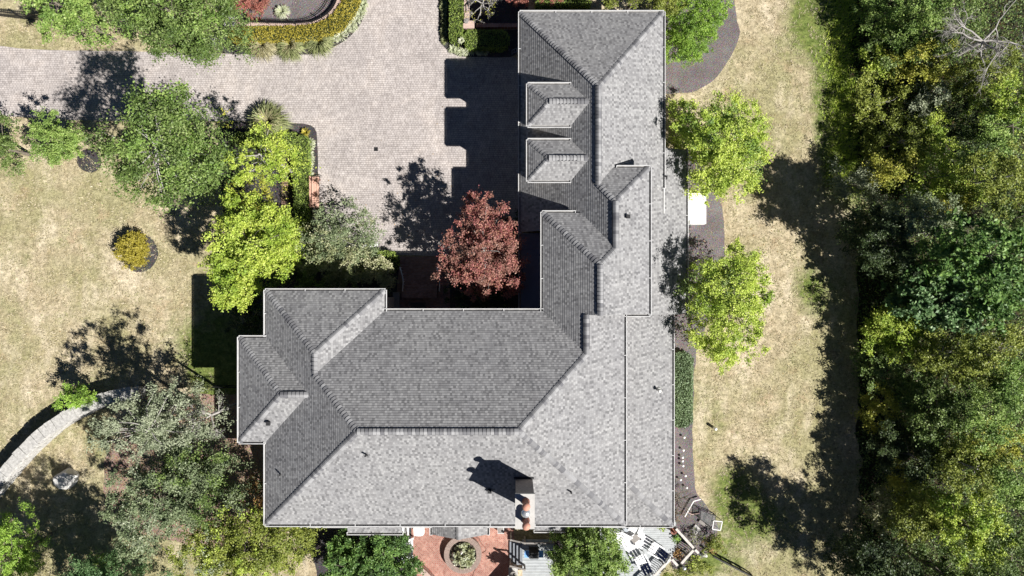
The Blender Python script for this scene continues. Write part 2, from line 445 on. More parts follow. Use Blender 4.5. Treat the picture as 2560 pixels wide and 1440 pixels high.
def crown_points(rng, lobes, dens, clump=.34, flat=.72, spread=1.0):
    pts = []; cl = []
    for (c, r) in lobes:
        nb = max(6, int(7.6 * r * r / (clump / .34) ** 2 * spread))
        B = lobed(rng, nb, r * .93, flat) + np.array(c)
        B[:, 2] = np.maximum(B[:, 2], .15)
        per = max(4, int(dens * 3.1416 * r * r / nb))
        rb = clump * rng.uniform(.6, 1.45, nb) * 1.12
        # each clump is a spray of twigs, leaves strung along them
        nt = 7
        out = B - np.array(c); out /= np.linalg.norm(out, axis=1)[:, None] + 1e-6
        D = rng.normal(size=(nb, nt, 3)) * np.array([1, 1, .55]) + out[:, None, :] * .6
        D /= np.linalg.norm(D, axis=2)[:, :, None]
        D *= rng.uniform(.5, 1.75, (nb, nt))[:, :, None]
        ti = rng.integers(0, nt, (nb, per))
        q = np.take_along_axis(D, ti[:, :, None].repeat(3, 2), 1) * (rng.uniform(0, 1, (nb, per)) ** .7)[:, :, None]
        q += rng.normal(size=(nb, per, 3)) * np.array([.27, .27, .16])
        P = B[:, None, :] + q * rb[:, None, None]
        pts.append(P.reshape(-1, 3)); cl.append(B)
    P = np.concatenate(pts); P[:, 2] = np.maximum(P[:, 2], .06)
    return P, np.concatenate(cl)
def limbs(g, base, top, targets, r0, rng):
    lean = Vector((rng.uniform(-.15, .15), rng.uniform(-.15, .15), 0))
    mid = base.lerp(top, .5) + lean
    g.tube([base - Vector((0, 0, .05)), base + Vector((0, 0, .15)), mid, top], [r0 * 1.35, r0 * 1.05, r0 * .85, r0 * .55], 7)
    for t in targets:
        t = Vector(t); f = rng.uniform(.45, 1.0)
        s = base.lerp(mid, f * 2) if f < .5 else mid.lerp(top, (f - .5) * 2)
        m = s.lerp(t, .5) + Vector((rng.uniform(-.2, .2), rng.uniform(-.2, .2), rng.uniform(.05, .45)))
        rr = r0 * rng.uniform(.22, .4)
        g.tube([s, m, t], [rr, rr * .6, rr * .18], 4, False)
TREE_N = [0]; NLEAF = [0]
DM, RM, LS = 2.6, 1.10, .82
def tree(name, label, cat, lobes_px, mat, leaf=.15, dens=170, clump=.34, flat=.85, group=None, trunk_r=.14, nlimb=14, bark='bark', base=None, up=.9, aspect=.6, extra=None, spread=1.0, seed=None, rm=RM):
    TREE_N[0] += 1
    rng = np.random.default_rng(100 + TREE_N[0] if seed is None else seed)
    lobes = [(W(l[0], l[1], l[3]), M(l[2], l[3]) * rm) for l in lobes_px]
    P, cl = crown_points(rng, lobes, dens * DM, clump, flat, spread)
    low = []
    for c, r in lobes:
        if c.z > 2.2: low.append((Vector((c.x, c.y, c.z * .62)), r * .85))
        if c.z > 4.5: low.append((Vector((c.x, c.y, c.z * .33)), r * .62))
    if low:
        P2, _ = crown_points(rng, low, dens * DM * .34, clump, flat, spread * .8)
        P = np.concatenate([P, P2])
    c = sum((l[0] * l[1] ** 2 for l in lobes), Vector()) / sum(l[1] ** 2 for l in lobes)
    b = Vector((c.x, c.y, 0)) if base is None else base
    root = empty(name, b, label, cat, group)
    g = G()
    top = Vector((c.x, c.y, c.z + .25 * lobes[0][1]))
    idx = rng.choice(len(cl), min(nlimb, len(cl)), replace=False)
    limbs(g, b, top, cl[idx], trunk_r * .8, rng)
    mk("trunk" if cat == "tree" else "stem", g, MAT[bark], root, True)
    me = leaves_mesh("crown", P - np.array(b), leaf * LS, rng, up, aspect); me.materials.append(L[mat])
    link_mesh("crown" if cat == "tree" else "foliage", me, root, b); NLEAF[0] += len(P)
    for (mat2, lob2, dens2, leaf2) in (extra or []):
        lb = [(W(l[0], l[1], l[3]), M(l[2], l[3]) * rm) for l in lob2]
        P2, _ = crown_points(rng, lb, dens2 * DM, clump, flat)
        me = leaves_mesh("crown_patch", P2 - np.array(b), leaf2 * LS, rng, up, aspect); me.materials.append(L[mat2]); NLEAF[0] += len(P2)
        link_mesh("crown" if cat == "tree" else "foliage", me, root, b)
    return root
def branchy(g, p, d, length, r, depth, rng, droop=0.0):
    pts = [p]; q = p.copy(); dd = d.copy()
    for i in range(3):
        dd = (dd + Vector((rng.normal(), rng.normal(), rng.normal() * .7)) * .22 - Vector((0, 0, droop))).normalized()
        q = q + dd * length / 3; pts.append(q.copy())
    g.tube(pts, [r, r * .85, r * .7, r * .5], 5 if depth > 1 else 3, False)
    if depth <= 0: return
    for k in range(int(rng.integers(2, 5))):
        t = pts[int(rng.integers(1, 4))]
        nd = (dd + Vector((rng.normal(), rng.normal(), rng.normal() * .6)) * .75).normalized()
        branchy(g, t, nd, length * rng.uniform(.5, .78), r * .55, depth - 1, rng, droop)
def bare_tree(name, label, px, py, zc, rpx, bark, leafmat=None, nleaf=0, leaf=.12, group=None, depth=4, seed=1, stems=5, up=.5, cat="tree"):
    rng = np.random.default_rng(seed)
    c = W(px, py, zc); R = M(rpx, zc); b = Vector((c.x, c.y, 0))
    root = empty(name, b, label, cat, group)
    g = G(); fork = Vector((c.x, c.y, max(.2, zc - R * .55)))
    g.tube([b, b.lerp(fork, .5), fork], [.05 * R + .04, .045 * R + .03, .035 * R + .02], 7)
    for k in range(stems):
        a = 2 * math.pi * (k + rng.uniform(-.3, .3)) / stems
        d = Vector((math.cos(a), math.sin(a), up)).normalized()
        branchy(g, fork, d, R * .52, .022 * R + .012, depth, rng)
    mk("trunk", g, MAT[bark], root, True)
    if leafmat:
        V = np.array([tuple(v) for v in g.V]); V = V[V[:, 2] > fork.z]
        P = V[rng.choice(len(V), nleaf)] + rng.normal(size=(nleaf, 3)) * .09
        me = leaves_mesh("crown", P - np.array(b), leaf, rng); me.materials.append(L[leafmat]); link_mesh("crown" if cat == "tree" else "foliage", me, root, b)
    return root
def blades_geo(C, R, Hh, n, rng, width=.018, droop=.5):
    """arching blades from a centre"""
    g = G()
    for i in range(n):
        a = rng.uniform(0, 2 * math.pi); l = R * rng.uniform(.5, 1.08); h = Hh * rng.uniform(.5, 1.1) * (1.25 - .6 * l / R)
        s = C + Vector((math.cos(a), math.sin(a), 0)) * rng.uniform(0, R * .16)
        d = Vector((math.cos(a), math.sin(a), 0)); sd = Vector((-d.y, d.x, 0)) * width * rng.uniform(.7, 1.4)
        m1 = s + d * l * .38 + Vector((0, 0, h * .85)); m2 = s + d * l * .75 + Vector((0, 0, h)); e = s + d * l + Vector((0, 0, max(.02, h * (1 - droop))))
        g.add([s - sd * .6, s + sd * .6, m1 + sd, m1 - sd, m2 + sd * .8, m2 - sd * .8, e], [[0, 1, 2, 3], [3, 2, 4, 5], [5, 4, 6]])
    return g
def grass_clump(name, label, px, py, rpx, h, mat, n=260, width=.02, group=None, cat="ornamental grass", z=0.0, droop=.5, mat2=None):
    rng = np.random.default_rng(int(px * 7 + py))
    c = W(px, py, h * .6); c.z = z
    root = empty(name, c, label, cat, group)
    mk("blades", blades_geo(c, M(rpx), h, n, rng, width, droop), L[mat], root)
    if mat2: mk("plume", blades_geo(c, M(rpx) * .7, h * 1.2, n // 3, rng, width, droop * .6), L[mat2], root)
    return root
def hedge(name, label, path_px, wpx, h, mat, group=None, leaf=.10, dens=420, smooth=True):
    pts = [W(x, y, h).to_2d() for x, y in path_px]
    if smooth: pts = chaikin(pts, 2, False)
    pts = resample(pts, .12)
    w = M(wpx, h); rng = np.random.default_rng(int(path_px[0][0] * 3 + path_px[0][1]))
    Lr = len(pts); C = []
    left = []; right = []
    for i, p in enumerate(pts):
        d = (pts[min(i + 1, Lr - 1)] - pts[max(i - 1, 0)]).normalized(); nrm = Vector((-d.y, d.x))
        endf = min(1.0, math.sqrt(min(i, Lr - 1 - i) * .12 / (.3 * w) + .08)) if w > .3 else 1
        ww = w * .5 * (endf if min(i, Lr - 1 - i) * .12 < .3 * w else 1) * (1 + .06 * noise.noise((p.x * 2, p.y * 2, 1)))
        if i % 3 == 0 or i == Lr - 1: left.append(p + nrm * ww * .86); right.append(p - nrm * ww * .86)
        nn = max(1, int(dens * .12 * (2 * ww + 1.2 * h)))
        for _ in range(nn):
            s = rng.uniform(-1, 1) * (ww + .6 * h)
            if abs(s) <= ww: q = p + nrm * s; z = h + rng.normal() * .035 + .05 * noise.noise((q.x * 3, q.y * 3, 5)) - .12 * (abs(s) / ww) ** 6
            else: q = p + nrm * math.copysign(ww + rng.normal() * .03, s); z = h - (abs(s) - ww) / .6
            C.append((q.x + d.x * rng.uniform(-.07, .07), q.y + d.y * rng.uniform(-.07, .07), max(.05, z)))
    base = Vector((sum(p.x for p in pts) / Lr, sum(p.y for p in pts) / Lr, 0))
    root = empty(name, base, label, "hedge", group)
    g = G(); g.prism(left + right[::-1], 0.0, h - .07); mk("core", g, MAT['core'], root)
    me = leaves_mesh("foliage", np.array(C) - np.array(base), leaf, rng, .5, .5); me.materials.append(L[mat]); link_mesh("foliage", me, root, base)
    return root

# ------------------------------------------------------------------ the ground
def make_ground():
    x0, x1, y0, y1, st = -48.0, 48.0, -30.0, 30.0, .4
    nx = int((x1 - x0) / st) + 1; ny = int((y1 - y0) / st) + 1
    xs = np.linspace(x0, x1, nx); ys = np.linspace(y0, y1, ny)
    X, Y = np.meshgrid(xs, ys)
    V = np.stack([X.ravel(), Y.ravel(), np.zeros(nx * ny)], 1).tolist()
    F = [[j * nx + i, j * nx + i + 1, (j + 1) * nx + i + 1, (j + 1) * nx + i] for j in range(ny - 1) for i in range(nx - 1)]
    b = len(V); B = 700.0
    V += [[-B, -B, 0], [B, -B, 0], [B, B, 0], [-B, B, 0]]
    c = [0, nx - 1, nx * ny - 1, (ny - 1) * nx]
    F += [[b, b + 1, c[1]] + list(range(nx - 2, -1, -1))]
    F += [[b + 1, b + 2, c[2]] + [j * nx + nx - 1 for j in range(ny - 2, -1, -1)]]
    F += [[b + 2, b + 3, c[3]] + [(ny - 1) * nx + i for i in range(1, nx)]]
    F += [[b + 3, b, c[0]] + [j * nx for j in range(1, ny)]]
    g = G(); g.V = V; g.F = F
    o = mk("lawn", g, MAT['lawn'], org=Vector((0, 0, 0))); props(o, kind="structure")
    PX = 1280 + X.ravel() * FPX / CAM_H; PY = 720 - Y.ravel() * FPX / CAM_H
    a = np.zeros(nx * ny)
    spots = [(2075, 20, 70, 80, .9), (2085, 150, 45, 80, .7), (2085, 280, 40, 80, .6), (2060, 20, 60, 60, .8), (2050, 90, 55, 50, .8), (2070, 180, 35, 60, .6), (2060, 260, 30, 60, .6), (2080, 350, 45, 60, .7), (2120, 400, 60, 60, .8), (2100, 460, 60, 50, .7), (1990, 50, 60, 80, .35),
             (2045, 745, 55, 70, .6), (2020, 700, 50, 60, .5), (1850, 1260, 75, 65, .95), (1830, 1200, 45, 50, .6), (1890, 1300, 60, 45, .7), (1800, 1400, 80, 60, .45), (1760, 1380, 70, 60, .55),
             (525, 940, 45, 45, .8), (480, 890, 60, 50, .4), (430, 830, 90, 50, .3), (60, 640, 60, 60, .3), (350, 520, 60, 40, .3), (40, 780, 70, 70, .3), (100, 1090, 120, 60, .3), (280, 1150, 90, 80, .35), (1760, 960, 40, 120, .3), (1800, 1050, 40, 60, .3),
             (560, 850, 90, 130, .8), (560, 960, 60, 60, .7), (130, 1000, 90, 60, .3), (160, 95, 140, 30, .15), (1980, 250, 50, 50, .25), (2130, 100, 40, 700, .5), (2000, 1350, 120, 100, .4), (1960, 150, 50, 60, .25)]
    for (sx, sy, rx, ry, k) in spots:
        a += k * np.exp(-(((PX - sx) / rx) ** 2 + ((PY - sy) / ry) ** 2) * .9)
    a = np.concatenate([np.clip(a, 0, 1), [.3] * 4])
    at = o.data.attributes.new("green", 'FLOAT', 'POINT'); at.data.foreach_set("value", a.astype(np.float32))
make_ground()
sheet("driveway", [(-90, 108), (0, 114), (60, 123), (200, 127), (330, 128), (560, 134), (700, 137), (800, 134), (850, 112), (890, 77), (912, 40), (920, -60), (1096, -60), (1097, 95), (1112, 120), (1135, 138), (1172, 143), (1330, 143), (1330, 640), (1000, 640), (940, 625), (868, 618), (800, 606), (796, 520), (794, 335), (784, 314), (755, 308), (640, 303), (540, 303), (200, 302), (75, 293), (0, 290), (-90, 288)], .006, MAT['drive'], 1, .01)
sheet("planting_bed", [(505, 96), (512, 131), (620, 136), (720, 138), (800, 134), (850, 112), (890, 77), (913, 40), (922, -60), (500, -60), (560, 60)], .011, MAT['mulch'], 1, .03)
sheet("planting_bed", [(585, -60), (850, -60), (840, 10), (820, 38), (780, 55), (600, 50)], .018, MAT['mulch_grey'], 1, .05)
sheet("planting_bed", [(545, 306), (640, 303), (750, 308), (783, 313), (794, 335), (796, 520), (800, 608), (868, 619), (960, 628), (1000, 641), (1000, 790), (640, 790), (600, 640), (560, 560), (545, 420)], .012, MAT['mulch'], 1, .03)
sheet("planting_bed", [(1097, -60), (1097, 95), (1111, 119), (1133, 137), (1168, 143), (1320, 143), (1320, -60)], .013, MAT['mulch'], 1, .02)
sheet("planting_bed", [(1640, -60), (1820, -60), (1842, 40), (1852, 85), (1838, 130), (1796, 190), (1752, 224), (1712, 233), (1640, 236)], .014, MAT['mulch_grey'], 2, .06)
sheet("planting_bed", [(1640, 370), (1740, 380), (1800, 480), (1812, 560), (1813, 650), (1790, 740), (1752, 860), (1736, 885), (1732, 1060), (1733, 1180), (1739, 1232), (1765, 1262), (1800, 1310), (1790, 1350), (1760, 1400), (1640, 1440)], .015, MAT['mulch_grey'], 2, .05)
sheet("planting_bed", [(340, 992), (470, 986), (545, 986), (760, 986), (760, 1360), (520, 1370), (280, 1320), (250, 1180), (300, 1060)], .016, MAT['mulch_brown'], 1, .08)
def ring(cx, cy, rx, ry, n=20): return [(cx + rx * math.cos(2 * math.pi * i / n), cy + ry * math.sin(2 * math.pi * i / n)) for i in range(n)]
sheet("tree_mulch_ring", ring(222, 402, 33, 30), .011, MAT['mulch'], 1, .06)
sheet("tree_mulch_ring", ring(349, 633, 47, 48), .012, MAT['mulch'], 1, .03)
sheet("tree_mulch_ring", ring(-8, 355, 32, 34), .013, MAT['mulch'], 1, .05)
sheet("tree_mulch_ring", ring(620, 610, 60, 60), .009, MAT['mulch'], 1, .05)
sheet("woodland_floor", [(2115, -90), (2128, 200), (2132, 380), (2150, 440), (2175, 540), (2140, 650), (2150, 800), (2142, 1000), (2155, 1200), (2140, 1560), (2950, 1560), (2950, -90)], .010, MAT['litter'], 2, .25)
sheet("courtyard_walk", [(1000, 641), (1125, 641), (1125, 800), (985, 800)], .020, MAT['walk'], 0, .0)
sheet("planting_bed", [(1122, 641), (1340, 641), (1340, 800), (1122, 800)], .017, MAT['mulch'], 0, .01)
sheet("planting_bed", [(745, 1290), (1032, 1290), (1032, 1400), (1045, 1440), (1050, 1520), (800, 1520), (790, 1400), (750, 1360)], .008, MAT['mulch'], 1, .05)
sheet("planting_bed", [(1380, 1290), (1560, 1290), (1560, 1520), (1380, 1520)], .008, MAT['mulch'], 1, .05)
sheet("brick_patio", [(1028, 1300), (1282, 1300), (1290, 1420), (1262, 1450), (1240, 1520), (1060, 1520), (1040, 1430), (1030, 1400)], .020, MAT['brick'], 0, .0)

# ------------------------------------------------------------------ the house
ZE = 6.6; PT = .635
house = empty("house", (-3.0, -4.0, 0), "large rambling house with grey shingled hip roofs and white gutters", "house")
def clip(poly, a, c):
    """keep the part of a 2-D polygon with (v - c) * a >= 0 ; points are (u, v)"""
    out = []
    for i in range(len(poly)):
        p, q = poly[i], poly[(i + 1) % len(poly)]
        dp, dq = (p[1] - c) * a, (q[1] - c) * a
        if dp >= 0: out.append(p)
        if (dp >= 0) != (dq >= 0):
            t = dp / (dp - dq); out.append((p[0] + (q[0] - p[0]) * t, p[1] + (q[1] - p[1]) * t))
    return out
def slope(g, poly, fall, z_of, thick=.014):
    """lay shingle courses as real steps over a roof plane. poly: plan outline; fall: plan unit vector pointing down the slope"""
    fall = Vector(fall).normalized(); along = Vector((-fall.y, fall.x))
    P3 = [Vector((x, y, z_of(x, y))) for x, y in poly]
    o = Vector((0, 0, z_of(0, 0)))
    upv = Vector((-fall.x, -fall.y, 0)); upv.z = z_of(upv.x, upv.y) - z_of(0, 0); upv.normalize()
    uv3 = Vector((along.x, along.y, 0)); nrm = uv3.cross(upv); nrm = nrm if nrm.z > 0 else -nrm
    vmin = min((p - o).dot(upv) for p in P3)
    P2 = [((p - o).dot(uv3), (p - o).dot(upv) - vmin) for p in P3]
    vmax = max(p[1] for p in P2)
    back = lambda u, v, h: o + uv3 * u + upv * (v + vmin) + nrm * h
    i = 0
    while i * EXPO < vmax - 1e-4:
        lo, hi = i * EXPO, min((i + 1) * EXPO, vmax)
        s = clip(clip(P2, 1, lo), -1, hi)
        if len(s) >= 3:
            q = [s[0]]
            for p in s[1:]:
                if abs(p[0] - q[-1][0]) + abs(p[1] - q[-1][1]) > 1e-5: q.append(p)
            if abs(q[0][0] - q[-1][0]) + abs(q[0][1] - q[-1][1]) < 1e-5: q.pop()
            s = q
        if len(s) >= 3:
            ar = sum(s[k][0] * s[(k + 1) % len(s)][1] - s[(k + 1) % len(s)][0] * s[k][1] for k in range(len(s)))
            if abs(ar) > 1e-5:
                b = len(g.V)
                vs = [back(u, v, thick * (1 - (v - lo) / EXPO) + .002) for u, v in s]
                f = list(range(b, b + len(s)))
                nn = (vs[1] - vs[0]).cross(vs[2] - vs[0])
                tot = Vector()
                for k in range(1, len(vs) - 1): tot += (vs[k] - vs[0]).cross(vs[k + 1] - vs[0])
                uvs = [(u + 50, v) for u, v in s]
                if tot.z < 0: f = f[::-1]; uvs = uvs[::-1]
                g.V += vs; g.F.append(f); g.UV.append(uvs)
                us = sorted(u for u, v in s if abs(v - lo) < 1e-5)
                if len(us) >= 2:
                    b = len(g.V); u0, u1 = us[0], us[-1]
                    g.V += [back(u0, lo, -.004), back(u1, lo, -.004), back(u1, lo, thick + .002), back(u0, lo, thick + .002)]
                    g.F.append([b, b + 1, b + 2, b + 3]); g.UV.append([(u0 + 50, lo + .001), (u1 + 50, lo + .001), (u1 + 50, lo + .002), (u0 + 50, lo + .002)])
        i += 1
    return g
Wp = lambda ex, z0=ZE, p=PT: (lambda x, y: z0 + p * (x - ex))      # faces west, eave at x = ex
Ep = lambda ex, z0=ZE, p=PT: (lambda x, y: z0 + p * (ex - x))
Np = lambda ey, z0=ZE, p=PT: (lambda x, y: z0 + p * (ey - y))
Sp = lambda ey, z0=ZE, p=PT: (lambda x, y: z0 + p * (y - ey))
FW, FE, FN, FS = (-1, 0), (1, 0), (0, 1), (0, -1)

def roof_part(planes, label=None):
    g = G()
    for poly, fall, zf in planes: slope(g, poly, fall, zf)
    o = mk("roof", g, MAT['shingle'], house)
    if label: o["label"] = label
    return o
r_main = roof_part([
    ([(-14.18, -.18), (-10.785, -3.575), (-10.785, -4.735), (-8.04, -7.48), (-14.18, -13.62)], FW, Wp(-14.18)),
    ([(-7.39, -1.34), (-10.785, -4.735), (-8.04, -7.48), (.33, -7.48), (4.135, -3.675), (1.8, -1.34)], FN, Np(-1.34)),
    ([(-14.18, -13.62), (6.47, -13.62), (.33, -7.48), (-8.04, -7.48)], FS, Sp(-13.62)),
    ([(6.47, -13.62), (6.47, -1.5), (4.135, -1.5), (4.135, -3.675), (.33, -7.48)], FE, Ep(6.47)),
    ([(-14.18, -.18), (-7.39, -.18), (-10.785, -3.575)], FN, Np(-.18)),
    ([(-7.39, -.18), (-7.39, -1.34), (-10.785, -4.735), (-10.785, -3.575)], FE, Ep(-7.39))], "main hip roof")
r_bay = roof_part([
    ([(-15.7, -2.89), (-12.72, -5.87), (-11.2, -5.87), (-14.18, -2.89)], FN, Np(-2.89)),
    ([(-15.7, -8.85), (-14.18, -8.85), (-11.2, -5.87), (-12.72, -5.87)], FS, Sp(-8.85)),
    ([(-15.7, -2.89), (-12.72, -5.87), (-15.7, -8.85)], FW, Wp(-15.7))])
GX0, GX1, GZ, GP = .54, 9.28, 4.0, .75
xr = (ZE + PT * 7.9 - GZ + GP * GX0) / (GP + PT)                      # ridge between garage west plane and wing east plane
yb = xr - 3.58
r_wing = roof_part([
    ([(1.8, -1.34), (4.135, -3.675), (4.135, -1.5), (4.85, -1.5), (4.85, 1.27), (1.8, 4.32)], FW, Wp(1.8)),
    ([(7.9, -1.5), (7.9, 6.93), (xr, 6.93 - (7.9 - xr)), (xr, yb), (4.85, 1.27), (4.85, -1.5)], FE, Ep(7.9)),
    ([(1.8, 4.32), (GX0 + (ZE - GZ) / GP, 4.32), (xr, yb), (4.85, 1.27)], FN, Np(4.32)),
    ([(7.9, 6.93), (5.85, 6.93), (4.91, 5.87), (xr, 6.93 - (7.9 - xr))], FN, Np(6.93))])
r_gar = roof_part([
    ([(GX0, 16.93), (4.91, 11.45), (4.91, 5.87), (xr, 6.93 - (7.9 - xr)), (xr, yb), (GX0 + (ZE - GZ) / GP, 4.32), (2.3, 4.32), (2.3, 3.45), (GX0, 3.45)], FW, Wp(GX0, GZ, GP)),
    ([(GX0, 16.93), (GX1, 16.93), (4.91, 11.45)], FN, Np(16.93, GZ, .599)),
    ([(GX1, 16.93), (GX1, 6.15), (5.4, 6.15), (4.91, 5.87), (4.91, 11.45)], FE, Ep(GX1, GZ, GP))])
r_low = roof_part([
    ([(10.96, 8.69), (10.96, -1.64), (7.4, -1.64), (7.4, 8.69)], FE, Ep(10.96, 3.0, .5)),
    ([(10.08, -1.66), (10.08, -14.94), (6.1, -10.96), (6.1, -1.66)], FE, Ep(10.08, 3.0, .5)),
    ([(-14.2, -14.94), (10.08, -14.94), (6.1, -10.96), (5.8, -12.9), (-14.2, -12.9)], FS, Sp(-14.94, 3.0, .5)),
    ([(-10.4, -15.5), (-6.98, -15.5), (-6.98, -14.96), (-10.4, -14.96)], FS, Sp(-14.94, 3.0, .5)),
    ([(1.45, -15.33), (3.95, -15.33), (3.95, -14.96), (1.45, -14.96)], FS, Sp(-14.94, 3.0, .5))])
r_porch = roof_part([
    ([(-5.04, -15.52), (-3.30, -15.52), (-3.30, -13.0), (-5.04, -13.0)], FW, Wp(-5.04, 3.02, .5)),
    ([(-1.56, -15.52), (-3.30, -15.52), (-3.30, -13.0), (-1.56, -13.0)], FE, Ep(-1.56, 3.02, .5))])

# ridge and hip caps: the longest show as single pieces, the rest as one run
CAPS = []
def caps(p0, p1, drop, lift=.012, roof=None, half=.165):
    """p0 low end, p1 high end"""
    p0 = Vector(p0); p1 = Vector(p1); d = p1 - p0; Ln = d.length; d.normalize()
    a = d.cross(Vector((0, 0, 1))).normalized(); n = a.cross(d)
    k = max(1, int(Ln / .2))
    for i in range(k):
        q = p0 + d * (i * Ln / k)
        m = Matrix.Translation(q + n * lift) @ Matrix((d, a, n)).transposed().to_4x4()
        CAPS.append((m, round(drop, 3), roof, Ln / k, half))
def z3(x, y, zf): return Vector((x, y, zf(x, y)))
D45 = .165 * PT / 1.414; DR = .165 * PT
wM = Wp(-14.18); nM = Np(-1.34); sM = Sp(-13.62); eM = Ep(6.47)
caps(z3(-14.18, -13.62, sM), z3(-8.04, -7.48, sM), D45, roof=r_main)
caps(z3(6.47, -13.62, sM), z3(.33, -7.48, sM), D45, roof=r_main)
caps(z3(-8.04, -7.48, nM), z3(.33, -7.48, nM), DR, .07, r_main)
caps(z3(4.135, -3.675, nM), z3(.33, -7.48, nM), D45, roof=r_main)
caps(z3(-10.785, -4.735, nM), z3(-8.04, -7.48, nM), D45, roof=r_main)
caps(z3(-14.18, -.18, wM), z3(-10.785, -3.575, wM), D45, roof=r_main)
caps(z3(-7.39, -.18, Ep(-7.39)), z3(-10.785, -3.575, Ep(-7.39)), D45, roof=r_main)
N_IND = len(CAPS)
caps(z3(GX0, 16.93, Wp(GX0, GZ, GP)), z3(4.91, 11.45, Wp(GX0, GZ, GP)), .07, roof=r_gar)
caps(z3(GX1, 16.93, Ep(GX1, GZ, GP)), z3(4.91, 11.45, Ep(GX1, GZ, GP)), .07, roof=r_gar)
caps(z3(-10.785, -3.575, wM), z3(-10.785, -4.735, wM), DR, .012, r_main)
caps(z3(4.91, 11.45, Wp(GX0, GZ, GP)), z3(4.91, 5.87, Wp(GX0, GZ, GP)), .165 * GP, .07, r_gar)
wW = Wp(-15.7)
caps(z3(-15.7, -2.89, wW), z3(-12.72, -5.87, wW), D45, roof=r_bay)
caps(z3(-15.7, -8.85, wW), z3(-12.72, -5.87, wW), D45, roof=r_bay)
caps(z3(-12.72, -5.87, wW), z3(-11.2, -5.87, Np(-2.89)), DR, .06, r_bay)
wB = Wp(1.8); eB = Ep(7.9)
caps(z3(1.8, 4.32, wB), z3(4.85, 1.27, wB), D45, roof=r_wing)
caps(z3(4.85, 1.27, eB), z3(xr, yb, eB), D45, roof=r_wing)
caps(z3(4.85, 1.27, eB), z3(4.85, -1.5, eB), DR, .07, r_wing)
caps(z3(xr, yb, eB), z3(xr, 6.93 - (7.9 - xr), eB), DR, .07, r_wing)
caps(z3(4.91, 5.87, Np(6.93)), z3(xr, 6.93 - (7.9 - xr), Np(6.93)), D45, roof=r_wing)
caps(z3(7.9, 6.93, eB), z3(xr, 6.93 - (7.9 - xr), eB), D45, roof=r_wing)
caps(z3(4.135, -3.675, eM), z3(4.135, -1.5, eM), DR, .07, r_main)
caps(z3(10.08, -14.94, Ep(10.08, 3, .5)), z3(6.3, -11.16, Ep(10.08, 3, .5)), .06, roof=r_low)
caps(Vector((-3.30, -15.52, 3.89)), Vector((-3.30, -13.4, 3.89)), .08, .012, r_porch)

# dormers on the garage
def dormer(yc, half, label):
    x0, ze = .98, 6.2
    m = GP; xe = GX0 + (ze - GZ) / m; zr_ = ze + half * PT; xt = GX0 + (zr_ - GZ) / m
    g = G()
    g.prism([(x0 + .22, yc - half + .22), (xe, yc - half + .22), (xe, yc + half - .22), (x0 + .22, yc + half - .22)], GZ + .2, ze - .03)
    d = mk("dormer", g, MAT['stucco'], house); d["label"] = label
    gr = G()
    slope(gr, [(x0, yc + half), (xe, yc + half), (xt, yc), (x0 + half, yc)], FN, Np(yc + half, ze))
    slope(gr, [(x0, yc - half), (xe, yc - half), (xt, yc), (x0 + half, yc)], FS, Sp(yc - half, ze))
    slope(gr, [(x0, yc + half), (x0 + half, yc), (x0, yc - half)], FW, Wp(x0, ze))
    mk("roof", gr, MAT['shingle'], d)
    caps(z3(x0, yc + half, Wp(x0, ze)), z3(x0 + half, yc, Wp(x0, ze)), .06, roof=d, half=.13)
    caps(z3(x0, yc - half, Wp(x0, ze)), z3(x0 + half, yc, Wp(x0, ze)), .06, roof=d, half=.13)
    caps(z3(x0 + half, yc, Wp(x0, ze)), z3(xt - .1, yc, Np(yc + half, ze)), .05, .055, roof=d, half=.16)
    v = G(); zz = zr_ + .035
    v.box((x0 + half + 1.0, yc, zz - .01), (1.25, .33, .03)); o = mk("ridge_vent", v, MAT['ventgap'], d)
    fr = G(); fr.box((x0 + .2, yc, 5.4), (.06, 1.3, 1.1)); fo = mk("window_frame", fr, MAT['white'], d)
    pn = G()
    for s in (-1, 1): pn.box((x0 + .165, yc + s * .3, 5.4), (.03, .5, .9))
    mk("pane", pn, MAT['glass'], d)
    for a, b, out in (((x0, yc - half), (x0, yc + half), FW), ((x0, yc + half), (xe - .1, yc + half), FN), ((xe - .1, yc - half), (x0, yc - half), FS)):
        gutter(a, b, ze, out, d)
    return d

def gutter(a, b, z, out, parent=None, wd=.12):
    parent = parent or house
    a = Vector((a[0], a[1], z)); b = Vector((b[0], b[1], z)); out = Vector((out[0], out[1], 0)).normalized()
    d = (b - a).normalized(); a = a - d * .06; b = b + d * .06
    g = G()
    g.bar(a + out * (wd + .02) - Vector((0, 0, .03)), b + out * (wd + .02) - Vector((0, 0, .03)), .034, .12)
    g.bar(a - out * .015 - Vector((0, 0, .075)), b - out * .015 - Vector((0, 0, .075)), .03, .12)
    for e in (a, b): g.bar(e - out * .02 - Vector((0, 0, .04)), e + out * (wd + .045) - Vector((0, 0, .04)), .03, .10)
    n = int((b - a).length / 2.6)
    for i in range(1, n + 1):
        q = a.lerp(b, i / (n + 1)); g.bar(q - out * .02 + Vector((0, 0, .012)), q + out * (wd + .02) + Vector((0, 0, .012)), .035, .012)
    o = mk("gutter", g, MAT['gutter'], parent)
    gi = G(); gi.bar(a + out * (wd * .5) - Vector((0, 0, .10)), b + out * (wd * .5) - Vector((0, 0, .10)), wd, .02)
    if parent is house: mk("gutter_trough", gi, MAT['gutter_in'], o)
    else: mk("gutter_trough", gi, MAT['gutter_in'], parent)
    return o
